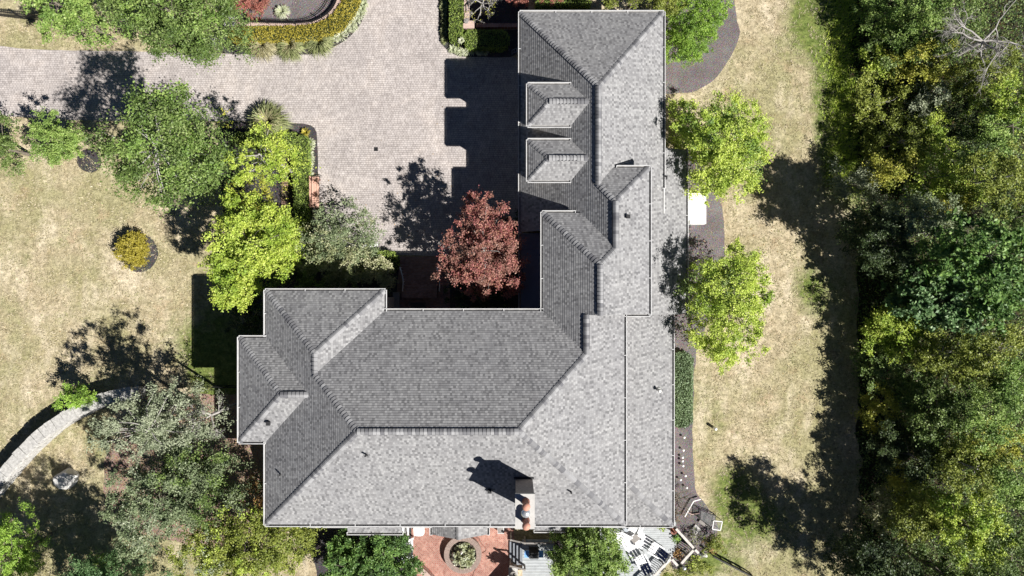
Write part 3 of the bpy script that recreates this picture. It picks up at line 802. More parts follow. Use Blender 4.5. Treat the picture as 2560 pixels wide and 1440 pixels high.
for a, b, z, out in [
    ((-14.18, -.18), (-7.39, -.18), ZE, FN), ((-7.39, -.18), (-7.39, -1.34), ZE, FE), ((-7.39, -1.34), (1.8, -1.34), ZE, FN),
    ((-14.18, -2.75), (-14.18, -.18), ZE, FW), ((-15.7, -2.89), (-14.18, -2.89), ZE, FN), ((-15.7, -8.85), (-15.7, -2.89), ZE, FW), ((-15.7, -8.85), (-14.3, -8.85), ZE, FS),
    ((-14.18, -13.62), (-14.18, -8.95), ZE, FW), ((-14.18, -13.62), (6.47, -13.62), ZE, FS), ((6.47, -13.62), (6.47, -1.5), ZE, FE),
    ((7.9, -1.5), (7.9, 6.93), ZE, FE), ((6.55, -1.5), (7.9, -1.5), ZE, FS), ((6.1, 6.93), (7.9, 6.93), ZE, FN), ((1.8, 4.32), (3.6, 4.32), ZE, FN), ((1.8, -1.3), (1.8, 4.32), ZE, FW),
    ((GX0, 3.45), (GX0, 16.93), GZ, FW), ((GX0, 16.93), (GX1, 16.93), GZ, FN), ((GX1, 6.2), (GX1, 16.93), GZ, FE),
    ((10.96, -1.64), (10.96, 8.69), 3.0, FE), ((10.08, -14.94), (10.08, -1.7), 3.0, FE), ((-14.2, -14.94), (-10.45, -14.94), 3.0, FS), ((-6.9, -14.94), (-5.1, -14.94), 3.0, FS), ((-1.5, -14.94), (.1, -14.94), 3.0, FS),
    ((-10.4, -15.5), (-6.98, -15.5), 2.72, FS), ((1.45, -15.33), (3.95, -15.33), 2.8, FS), ((4.0, -14.94), (10.08, -14.94), 3.0, FS),
    ((-5.04, -15.5), (-5.04, -14.9), 3.0, FW), ((-1.56, -15.5), (-1.56, -14.9), 3.0, FE)]:
    gutter(a, b, z, out)
dormer(10.675, 1.165, "dormer nearer the top hip of the garage roof")
dormer(7.435, 1.145, "dormer nearer the red tree")

CAP_ME = {}
def cap_mesh(drop, ln, half):
    key = (drop, round(ln, 2), half)
    if key not in CAP_ME:
        l = ln * 1.12; t = .032
        vs = []
        for x, h in ((-.01, t + .012), (l, .004)):
            vs += [(x, -half, h - drop), (x, -half * .45, h - drop * .33), (x, 0, h), (x, half * .45, h - drop * .33), (x, half, h - drop)]
        vs += [(-.01, -half, -drop - .01), (-.01, -half * .45, -drop * .33 - .01), (-.01, 0, -.01), (-.01, half * .45, -drop * .33 - .01), (-.01, half, -drop - .01)]
        fs = [[i + 1, i, 5 + i, 6 + i] for i in range(4)] + [[10 + i, i, i + 1, 11 + i][::-1] for i in range(4)]
        fs += [[0, 10, 5], [14, 4, 9]]
        CAP_ME[key] = (vs, fs)
    return CAP_ME[key]
shared = {}
rest = G(); n_ind = 0
ORD = CAPS
for i, (m, drop, roof, ln, half) in enumerate(ORD):
    vs, fs = cap_mesh(drop, ln, half)
    if n_ind < 300:
        key = (drop, round(ln, 2), half)
        if key not in shared:
            me = bpy.data.meshes.new("ridge_cap"); me.from_pydata(vs, [], fs); me.materials.append(MAT['cap']); shared[key] = me
        o = bpy.data.objects.new("ridge_cap", shared[key]); COL.objects.link(o); o.parent = roof
        o.matrix_local = Matrix.Translation(-ORG[roof.name]) @ m
        n_ind += 1
    else:
        rest.add([m @ Vector(v) for v in vs], fs)
o = mk("ridge_cap_run", rest, MAT['cap'], house); o["kind"] = "stuff"
# ridge vents under the caps
def ridge_vent(a, b, p, roof):
    a = Vector(a); b = Vector(b); d = (b - a).normalized(); s = d.cross(Vector((0, 0, 1))).normalized(); w = .19
    g = G(); t = .065
    sec = [(-w, -w * p), (0, 0), (w, -w * p), (w, -w * p + t), (0, t), (-w, -w * p + t)]
    vs = [q + s * x + Vector((0, 0, z)) for q in (a, b) for x, z in sec]
    g.add(vs, [[i, (i + 1) % 6, 6 + (i + 1) % 6, 6 + i] for i in range(6)] + [[5, 4, 3, 2, 1, 0], [6, 7, 8, 9, 10, 11]])
    mk("ridge_vent", g, MAT['ventgap'], roof)
ridge_vent((-7.75, -7.48, z3(0, -7.48, nM).z), (.1, -7.48, z3(0, -7.48, nM).z), PT, r_main)
ridge_vent((4.91, 10.9, 7.277), (4.91, 6.4, 7.277), GP, r_gar)
ridge_vent((4.85, .9, eB(4.85, 0)), (4.85, -1.3, eB(4.85, 0)), PT, r_wing)
ridge_vent((xr, yb + .2, eB(xr, 0)), (xr, 6.93 - (7.9 - xr) - .2, eB(xr, 0)), PT, r_wing)
ridge_vent((4.135, -3.4, eM(4.135, 0)), (4.135, -1.7, eM(4.135, 0)), PT, r_main)
ridge_vent((-12.5, -5.87, wW(-12.72, 0)), (-11.4, -5.87, wW(-12.72, 0)), PT, r_bay)

# walls
def wall(pts, z1, mat='stucco', label=None):
    g = G(); g.prism(pts, 0, z1); o = mk("wall", g, MAT[mat], house)
    if label: o["label"] = label
    return o
def rect(x0, x1, y0, y1): return [(x0, y0), (x1, y0), (x1, y1), (x0, y1)]
wall(rect(-13.7, 6.0, -13.15, -1.8), ZE - .02); wall(rect(-13.7, -7.85, -1.79, -.62), ZE - .02); wall(rect(-15.25, -13.71, -8.4, -3.3), ZE - .02)
wall(rect(2.3, 7.45, -1.40, 3.85), ZE - .02); wall(rect(2.3, 5.99, -1.79, -1.41), ZE - .02); wall(rect(5.9, 7.45, 3.86, 6.5), ZE - .02); wg = wall(rect(1.0, 8.85, 6.6, 16.5), GZ - .1, 'stucco', "garage wall"); wall(rect(1.0, 5.89, 3.86, 6.59), GZ - .1)
wall(rect(6.01, 9.6, -14.5, -1.8), 3.05); wall(rect(7.46, 10.5, -1.2, 6.6), 3.05); wall(rect(8.86, 10.5, 6.61, 8.3), 3.05); wall(rect(-13.7, 6.0, -14.45, -13.16), 3.1); 
wall(rect(-10.0, -7.4, -15.1, -14.46), 2.75); wall(rect(1.7, 3.7, -14.95, -14.46), 2.8); wall(rect(-4.7, -1.9, -15.1, -14.46), 3.0)
g = G(); g.prism([(-4.9, -15.45), (-1.7, -15.45), (-3.3, -15.45 + .001), ], 2.9, 3.0)
gb = G(); gb.add([(-4.9, -15.4, 3.05), (-1.7, -15.4, 3.05), (-3.3, -15.4, 3.85), (-4.9, -15.3, 3.05), (-1.7, -15.3, 3.05), (-3.3, -15.3, 3.85)], [[0, 1, 2], [5, 4, 3], [0, 3, 4, 1], [1, 4, 5, 2], [2, 5, 3, 0]])
mk("porch_gable", gb, MAT['white'], house)
for x in (-4.75, -1.85):
    g = G(); g.box((x, -15.3, 1.5), (.18, .18, 3.0)); mk("porch_post", g, MAT['white'], house)
# garage doors and windows on the courtyard side
for y in (14.3, 10.6, 6.9):
    g = G(); g.box((.985, y, 1.15), (.05, 2.7, 2.3)); dd = mk("garage_door", g, MAT['white'], house)
    for k in range(4):
        g = G(); g.box((.95, y, .3 + k * .56), (.03, 2.5, .44)); mk("door_panel", g, MAT['white'], dd)
def window(c, nrm, w=1.1, h=1.4):
    nrm = Vector((nrm[0], nrm[1], 0)); s = Vector((-nrm.y, nrm.x, 0)); c = Vector(c)
    g = G(); g.bar(c - s * w / 2 + nrm * .03, c + s * w / 2 + nrm * .03, .06, h); o = mk("window", g, MAT['white'], house)
    g = G()
    for k in (-1, 1): g.bar(c + s * (k * w * .24 - w * .2) + nrm * .055, c + s * (k * w * .24 + w * .2) + nrm * .055, .03, h * .86)
    mk("pane", g, MAT['glass'], o)
for x in (-6.4, -3.6, -.8): window((x, -1.8, 4.9), FN)
window((-11, -.62, 4.9), FN); window((-12.6, -.62, 4.9), FN); window((-15.25, -5.8, 4.9), FW); window((-13.7, -11, 4.9), FW)
for x in (-11, -7, -2.5, 3.5): window((x, -13.15, 5.2), FS)
for y in (-10, -6, -3): window((6.0, y, 5.6), FE, 1.1, .9)
g = G(); g.bar((-6.7, -1.77, 1.1), (-5.7, -1.77, 1.1), .06, 2.2); mk("front_door", g, MAT['redwood'], house)
# low standing-seam roof beside the courtyard
mz = lambda x: 3.55 + .28 * (x - .56)
g = G(); g.add([(.56, -1.7, mz(.56)), (2.3, -1.7, mz(2.3)), (2.3, 3.4, mz(2.3)), (.56, 3.4, mz(.56))], [[0, 1, 2, 3]])
g.add([(.56, -1.7, mz(.56) - .12), (.56, 3.4, mz(.56) - .12), (.56, 3.4, mz(.56) - .001), (.56, -1.7, mz(.56) - .001)], [[0, 1, 2, 3][::-1]])
mr = mk("porch_roof", g, MAT['metalroof'], house); mr["label"] = "blue grey standing-seam metal roof"
for k in range(14):
    y = -1.5 + k * .36
    g = G(); g.bar((.56, y, mz(.56) + .025), (2.3, y, mz(2.3) + .025), .04, .05); mk("roof_seam", g, MAT['metalroof'], mr)
gutter((.56, -1.7), (.56, 3.38), mz(.56) - .02, FW)
wall(rect(1.0, 2.29, -1.7, 3.3), 3.4)
# chimney
g = G(); g.prism(rect(.19, 1.12, -12.13, -10.43), 2.0, 11.36)
ch = mk("chimney", g, MAT['chimney'], house); ch["label"] = "tall stone chimney with three pots"
g = G(); g.prism(rect(.16, 1.15, -12.18, -10.40), 11.36, 11.53); mk("chimney_crown", g, MAT['cement'], ch)
g = G(); g.prism(rect(.10, 1.20, -10.43, -10.33), 8.3, 8.75); mk("flashing", g, MAT['vent'], ch)
def pot(y, h, lid='terra'):
    g = G(); g.lathe((.70, y, 11.53), [(.20, 0), (.20, .1), (.165, .16), (.15, h * .6), (.17, h * .62), (.17, h * .8), (.14, h * .82)], 16)
    p = mk("chimney_pot", g, MAT['terra_d'], ch, True)
    g = G(); g.lathe((.70, y, 11.53), [(.10, h * .78), (.205, h * .82), (.20, h * .88), (.13, h * .96), (.04, h * 1.0)], 20)
    mk("pot_lid", g, MAT[lid], ch, True)
pot(-10.78, 1.0); pot(-11.72, 1.05)
g = G(); g.lathe((.68, -11.30, 11.53), [(.17, 0), (.17, .18), (.24, .2), (.22, .3), (.10, .37), (.02, .38)], 18); mk("flue_cap", g, MAT['steel'], ch, True)
# roof vents and pipes
def vent(px, py, zf_guess, kind, sun=True):
    c = W(px, py, zf_guess); g = G()
    if kind == 'box':
        g.box((c.x, c.y, c.z + .05), (.18, .18, .16)); g.box((c.x, c.y, c.z + .14), (.22, .22, .03)); mk("roof_vent", g, MAT['vent'], house)
    else:
        g.lathe((c.x, c.y, c.z - .15), [(.16, 0), (.10, .14), (.055, .16), (.055, .55), (.04, .55)], 10); mk("vent_pipe", g, MAT['vent'], house, True)
vent(672, 1058, ZE + PT * (8.85 - 7.4), 'box')
vent(1224, 1227, 8.2, 'box'); vent(1570, 542, 7.6, 'box')
vent(917, 1136, 9.6, 'pipe'); vent(705, 1183, 7.05, 'pipe'); vent(1427, 1228, 8.0, 'pipe'); vent(1664, 443, 3.85, 'pipe')
c = W(1646, 975, 3.6); g = G(); g.lathe((c.x, c.y, c.z - .1), [(.2, 0), (.12, .12), (.07, .14), (.07, .4), (.13, .42), (.03, .5)], 12); mk("vent_cap", g, MAT['white'], house, True)
c = W(1655, 452, 4.0)
g = G(); g.tube([(9.38, 6.2, 3.9), (9.38, 5.9, 3.85), (9.38, 4.6, 3.83)], .045, 6); mk("downspout", g, MAT['gutter'], house)

# ------------------------------------------------------------------ trees and shrubs round the house
tree("maple_tree", "round pale green tree at the top edge, left of the larger one", "tree", [(140, 20, 75, 6), (90, -20, 60, 6), (190, -5, 60, 6), (150, 55, 40, 5.2)], 'mid', .15, 165, rm=.93)
tree("maple_tree", "broad green tree hanging over the driveway at the top left", "tree", [(430, 30, 85, 7), (330, 10, 70, 6.5), (510, 30, 70, 6.5), (400, 85, 55, 6), (470, 90, 50, 5.5), (300, -20, 60, 6), (540, 0, 55, 6)], 'green', .15, 190, .46, rm=.92, extra=[('mid', [(440, 20, 110, 6.8), (340, 20, 60, 6.5)], 90, .15)])
tree("ornamental_tree", "small bright green tree on the lawn at the driveway's lower edge", "tree", [(128, 335, 52, 2.9), (165, 350, 42, 2.8), (110, 355, 38, 2.6), (145, 375, 32, 2.4)], 'mid', .12, 300, .26, trunk_r=.08)
tree("oak_tree", "largest dark green tree, left of the yellow ones", "tree", [(380, 310, 85, 9.5), (300, 320, 60, 8.5), (450, 280, 55, 9), (480, 380, 80, 8.5), (380, 420, 80, 8), (290, 390, 55, 8), (500, 450, 55, 7.5), (420, 240, 40, 9), (340, 460, 40, 7), (420, 480, 30, 7)], 'green', .16, 120, .52, nlimb=34, trunk_r=.24, bark='bark_pale', rm=.98, extra=[('mid', [(370, 330, 105, 9.2), (440, 260, 55, 9.2), (470, 400, 90, 8.6)], 60, .16)], spread=1.15)
tree("ornamental_tree", "dark green tree cut off by the left edge", "tree", [(-15, 350, 40, 3.5), (-10, 400, 35, 3), (-5, 305, 22, 3)], 'green', .13, 250, .28)
tree("locust_tree", "yellow tree spreading over the hedge beside the driveway", "tree", [(640, 380, 52, 6.5), (685, 352, 36, 6.2), (610, 420, 48, 6.2), (675, 415, 40, 6), (650, 335, 30, 6), (725, 385, 24, 5.5)], 'yellow', .14, 120, .27, nlimb=26, bark='bark_pale', spread=.9, rm=1.0, extra=[('gold', [(630, 495, 50, 5.2), (680, 470, 34, 5), (600, 490, 36, 5)], 60, .12), ('gold', [(560, 300, 25, 4)], 20, .13)])
tree("locust_tree", "bright yellow-green tree at the lawn corner by the house shadow", "tree", [(610, 600, 75, 7), (560, 650, 50, 6.5), (660, 560, 50, 6.5), (690, 600, 45, 6.3), (600, 530, 50, 6.6), (670, 640, 50, 6.2), (590, 690, 45, 6.4)], 'yellow', .15, 235, .30, nlimb=20, extra=[('lime', [(620, 630, 85, 6.2), (690, 610, 45, 5.6)], 110, .15), ('yellow', [(575, 720, 50, 6.4), (590, 745, 30, 6)], 260, .14)])
tree("dogwood_tree", "open grey-green tree at the driveway's lower end", "tree", [(860, 555, 50, 3.8), (910, 580, 42, 3.6), (820, 590, 50, 3.6), (880, 610, 45, 3.3), (790, 620, 42, 3.2)], 'sagedark', .13, 85, .26, nlimb=34, trunk_r=.08, bark='bark_pale', spread=.8, rm=1.25, extra=[('cream', [(800, 610, 60, 3.4), (880, 600, 50, 3.4)], 50, .12)])
tree("viburnum_shrub", "cream-leaved shrub between the open grey-green tree and the roof", "shrub", [(830, 650, 55, 2.6), (890, 660, 45, 2.4), (940, 680, 40, 2.2), (780, 650, 40, 2.4), (860, 690, 40, 2.0), (960, 700, 25, 2)], 'cream', .14, 170, .26, trunk_r=.05, spread=.8)
tree("laurel_shrub", "deep green shrub shaded under the yellow-green tree", "shrub", [(670, 690, 50, 1.6), (720, 700, 50, 1.4), (780, 700, 50, 1.4), (640, 760, 40, 1.3), (850, 710, 40, 1.2)], 'green', .14, 190, .25, trunk_r=.04)
tree("red_maple_tree", "red-leaved maple in the front courtyard", "tree", [(1210, 560, 60, 5.2), (1230, 630, 70, 5.4), (1190, 520, 34, 4.8), (1170, 640, 60, 4.8), (1120, 680, 34, 4.2), (1250, 690, 55, 4.6), (1200, 690, 50, 4.4), (1280, 640, 35, 4.8), (1160, 580, 35, 4.8), (1240, 580, 45, 5)], 'red', .12, 225, .24, nlimb=50, trunk_r=.11, bark='bark_pale', spread=1.0, aspect=.7)
tree("honey_locust_tree", "upper of the two lime green trees beside the house's right wall", "tree", [(1790, 350, 75, 5.6), (1740, 320, 52, 5.2), (1850, 320, 60, 5.2), (1850, 410, 65, 5.0), (1780, 430, 55, 4.8), (1890, 370, 40, 4.8), (1720, 270, 38, 4.6), (1810, 270, 40, 5), (1800, 470, 35, 4.4)], 'lime', .13, 200, .27, nlimb=26, extra=[('mid', [(1790, 330, 90, 4.8), (1850, 400, 60, 4.6)], 80, .13)], spread=1.1)
tree("honey_locust_tree", "lower and longer of the two lime green trees on the right lawn", "tree", [(1820, 720, 70, 5.6), (1870, 690, 55, 5.2), (1780, 770, 55, 5.2), (1850, 790, 65, 5.2), (1840, 860, 58, 5), (1770, 840, 35, 4.6), (1860, 630, 35, 4.6), (1900, 740, 38, 4.8), (1810, 890, 35, 4.4), (1760, 700, 40, 5)], 'lime', .13, 190, .27, nlimb=26, extra=[('green', [(1770, 720, 70, 4.6), (1820, 700, 60, 4.4)], 95, .13)], spread=1.05)
tree("arborvitae_shrub", "bright feathery evergreen hedge tree beyond the garage corner", "shrub", [(1695, 115, 38, 2.6), (1740, 90, 48, 3.2), (1770, 40, 46, 3.2), (1790, -10, 42, 3.2), (1700, 70, 34, 2.8), (1725, 130, 30, 2.2), (1720, 20, 40, 3)], 'conifer', .11, 520, .15, flat=.8, up=.3, aspect=.4, spread=2.0)
bare_tree("hawthorn_tree", "thin olive tree leaning over the garage roof's top gutter", 1590, -25, 4.2, 95, 'bark', 'olive', 3600, .12, seed=5, depth=4)
tree("olive_shrub", "olive-leaved bush at the garage roof's top right corner", "shrub", [(1675, 15, 30, 3.4), (1650, 0, 30, 3.6), (1690, -20, 40, 3.6)], 'olive', .11, 200, .22)
bare_tree("crab_apple_tree", "nearly leafless grey tree above the clipped box hedge", 1205, -5, 2.6, 62, 'bark_pale', 'gold', 260, .09, seed=9, depth=4)
tree("sage_tree", "silvery sage tree beside the curved stone wall", "tree", [(330, 1050, 70, 7.2), (270, 1090, 55, 6.8), (400, 1040, 60, 7), (440, 1090, 55, 6.6), (360, 1110, 60, 6.8), (500, 1080, 38, 6.2), (420, 990, 45, 6.8), (390, 1130, 40, 6.2)], 'sage', .13, 165, .28, nlimb=46, trunk_r=.16, bark='bark_pale', spread=1.0, rm=.84, extra=[('sagedark', [(380, 1050, 90, 6)], 50, .13)])
bare_tree("larch_tree", "bare-twigged grey tree between the silvery tree and the house", 510, 1045, 5.5, 75, 'bark_pale', 'sage', 900, .10, seed=31, depth=4)
tree("sage_tree", "dark green tree below the silvery sage tree", "tree", [(400, 1240, 75, 7.5), (320, 1210, 55, 7), (470, 1190, 60, 6.8), (370, 1310, 65, 7.2), (300, 1270, 40, 6.8), (530, 1200, 42, 6), (450, 1290, 55, 7), (330, 1370, 50, 6.6), (590, 1250, 40, 5)], 'sagedark', .14, 170, .30, nlimb=36, trunk_r=.18, spread=1.05, rm=.98, extra=[('sage', [(380, 1300, 75, 7.4), (340, 1200, 40, 7)], 55, .14), ('green', [(470, 1220, 120, 6.4)], 90, .14), ('dark', [(480, 1200, 110, 5)], 70, .15)])
tree("olive_tree", "yellow-olive tree at the bottom edge left of the patio", "tree", [(620, 1370, 75, 6), (540, 1350, 60, 6), (700, 1350, 58, 5.6), (650, 1420, 65, 5.6), (560, 1420, 60, 5.8), (740, 1400, 30, 4.6), (480, 1400, 55, 6), (755, 1335, 28, 4.6)], 'olive', .13, 210, .26, nlimb=30, spread=1.1, extra=[('lime', [(600, 1390, 90, 6)], 60, .13), ('sage', [(520, 1380, 60, 6)], 60, .12)])
tree("spruce_tree", "bright green spruce in the bottom left corner", "tree", [(-5, 1330, 50, 4.5), (15, 1390, 50, 4.5), (-20, 1440, 70, 5), (30, 1440, 40, 4)], 'conifer', .14, 260, .26, aspect=.4)
tree("spruce_tree", "dark blue-green spruce rising at the bottom edge, left", "tree", [(205, 1545, 110, 6.5), (215, 1450, 40, 5), (255, 1415, 26, 5), (215, 1425, 26, 5), (110, 1560, 95, 6), (300, 1560, 95, 6.5), (200, 1500, 80, 7.5), (200, 1610, 120, 7)], 'blue', .15, 210, .28, aspect=.4, extra=[('conifer', [(240, 1425, 30, 5)], 50, .14)])
tree("cherry_shrub", "bright green shrub at the stone wall's outer side", "shrub", [(190, 985, 30, 2.2), (175, 1000, 24, 1.9), (212, 990, 22, 1.9)], 'conifer', .11, 420, .2)
tree("spirea_bush", "golden round bush in a mulch ring on the left lawn", "bush", [(330, 622, 36, .95), (310, 630, 26, .8), (350, 628, 28, .8), (330, 652, 28, .7), (338, 600, 26, .8), (312, 608, 22, .7), (348, 606, 20, .7), (350, 648, 20, .7)], 'hedgegold', .10, 620, .15, flat=.6, trunk_r=.03, spread=2.2, rm=.88)
tree("rhododendron_shrub", "glossy deep green shrub left of the brick patio", "shrub", [(930, 1385, 45, 1.9), (870, 1390, 45, 1.9), (980, 1400, 40, 1.8), (840, 1420, 40, 1.7), (920, 1435, 55, 1.9), (1000, 1430, 38, 1.6), (870, 1350, 25, 1.6), (960, 1350, 22, 1.5)], 'broad', .17, 300, .22, up=.8, aspect=.5, rm=1.3)
tree("cherry_tree", "green tree between the grill deck and the white loungers", "tree", [(1460, 1380, 50, 3.6), (1500, 1350, 42, 3.4), (1410, 1360, 32, 3.2), (1530, 1400, 42, 3.4), (1480, 1430, 60, 3.4), (1410, 1420, 40, 3), (1440, 1335, 28, 3)], 'mid', .13, 290, .24, trunk_r=.09, rm=1.18, extra=[('green', [(1470, 1390, 80, 2.6)], 110, .13)])
tree("laurel_shrub", "pale-leaved shrub against the house's lower left wall", "shrub", [(655, 1200, 22, 1.8), (650, 1225, 25, 1.5), (660, 1270, 25, 1.4)], 'rust', .13, 200, .22)
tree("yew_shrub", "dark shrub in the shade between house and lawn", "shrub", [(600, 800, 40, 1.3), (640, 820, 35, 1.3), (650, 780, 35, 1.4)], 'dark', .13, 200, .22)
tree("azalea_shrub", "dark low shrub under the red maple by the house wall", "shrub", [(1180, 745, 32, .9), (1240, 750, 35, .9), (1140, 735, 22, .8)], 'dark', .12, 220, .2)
tree("azalea_shrub", "rounded dark shrub beside the garage's lower corner", "shrub", [(1292, 555, 28, .9)], 'dark', .12, 300, .2)
tree("barberry_shrub", "dark red barberry bush behind the curved iron fence", "shrub", [(625, 12, 34, 1.0), (600, 0, 28, .9), (655, -8, 30, .9), (640, 30, 18, .7)], 'barberry', .09, 420, .17, trunk_r=.03)
tree("barberry_shrub", "red barberry bush at the top edge left of the garage", "shrub", [(1290, -12, 26, 1.0), (1330, -14, 28, 1.0), (1380, -14, 28, 1.0)], 'barberry', .09, 420, .17, trunk_r=.03)

# ------------------------------------------------------------------ hedges, grasses, edging plants
hedge("clipped_hedge", "curved golden clipped hedge inside the driveway corner", [(572, 85), (650, 84), (720, 83), (785, 80), (826, 64), (856, 36), (876, 4), (886, -50)], 38, .85, 'hedgegold')
hedge("clipped_hedge", "tall clipped green box hedge along the driveway near the garage", [(1140, -50), (1140, 105)], 32, 1.0, 'hedge', smooth=False)
hedge("clipped_hedge", "shaded clipped hedge nearest the garage corner", [(1158, 96), (1272, 96)], 44, .95, 'hedge', smooth=False)
hedge("clipped_hedge", "straight clipped hedge under the yellow tree beside the driveway", [(752, 338), (752, 640)], 36, .9, 'hedge', smooth=False)
hedge("clipped_hedge", "short clipped hedge under the yellow tree's top", [(580, 348), (745, 346)], 34, .85, 'hedge', smooth=False)
hedge("clipped_hedge", "low clipped hedge half in shade at the courtyard entrance", [(900, 655), (998, 655)], 52, .8, 'hedge', smooth=False)
hedge("clipped_hedge", "sunlit hedge at the top edge behind the garage", [(1340, 6), (1480, 6)], 16, 1.0, 'hedge', smooth=False)
hedge("juniper_hedge", "grey-green juniper bank along the right wall", [(1706, 880), (1705, 1070)], 54, .55, 'juniper', leaf=.11, dens=480)
grass_clump("fountain_grass", "tawny fountain grass, leftmost of three by the golden hedge", 655, 112, 40, .8, 'bladedry', 420, mat2='bladedry')
grass_clump("fountain_grass", "pale fountain grass, middle of three by the golden hedge", 725, 113, 40, .8, 'blade', 420, mat2='bladedry')
grass_clump("fountain_grass", "greenest fountain grass, rightmost of three by the golden hedge", 796, 103, 40, .85, 'blade', 460)
grass_clump("fountain_grass", "large lone fountain grass on the driveway's lower edge", 668, 303, 56, 1.2, 'blade', 560, mat2='bladedry')
grass_clump("yucca_plant", "small spiky plant at the bed's driveway corner", 763, 330, 14, .4, 'hedgegold', 60, .02, cat="plant")
grass_clump("fountain_grass", "cream grass tuft inside the curved iron fence", 703, 28, 20, .5, 'bladewhite', 160)
def edging(name, label, pts, r, mat='bladewhite', seed=3):
    rng = np.random.default_rng(seed)
    g = G()
    for (px, py) in pts:
        c = W(px, py, .2); c.z = 0
        gg = blades_geo(c, M(r) * rng.uniform(.8, 1.25), .32, 60, rng, .022, .75); g.add(gg.V, gg.F)
    o = mk(name, g, L[mat]); props(o, label, "edging plants", kind="stuff"); return o
edging("liriope_edging", "white-leaved edging plants outside the golden hedge", [(910, 8), (905, 22), (898, 36), (889, 50), (878, 62), (868, 76), (850, 88), (838, 95)], 15)
edging("liriope_edging", "white-leaved edging plants between hedge and bench", [(774, y) for y in range(355, 480, 11)], 11, seed=4)
edging("liriope_edging", "pale edging plants in front of the box hedge", [(1132, 122), (1142, 126), (1152, 128), (1163, 128), (1174, 127), (1186, 126), (1200, 127), (1212, 128)], 13, seed=5)
edging("liriope_edging", "shaded edging plants along the box hedge's driveway side", [(1110, y) for y in range(-20, 110, 12)], 12, 'blade', seed=6)
grass_clump("hydrangea_flower", "pale blue flower head on the box hedge corner", 1155, 113, 9, .25, 'bladewhite', 60, .03, cat="flower", z=.95)

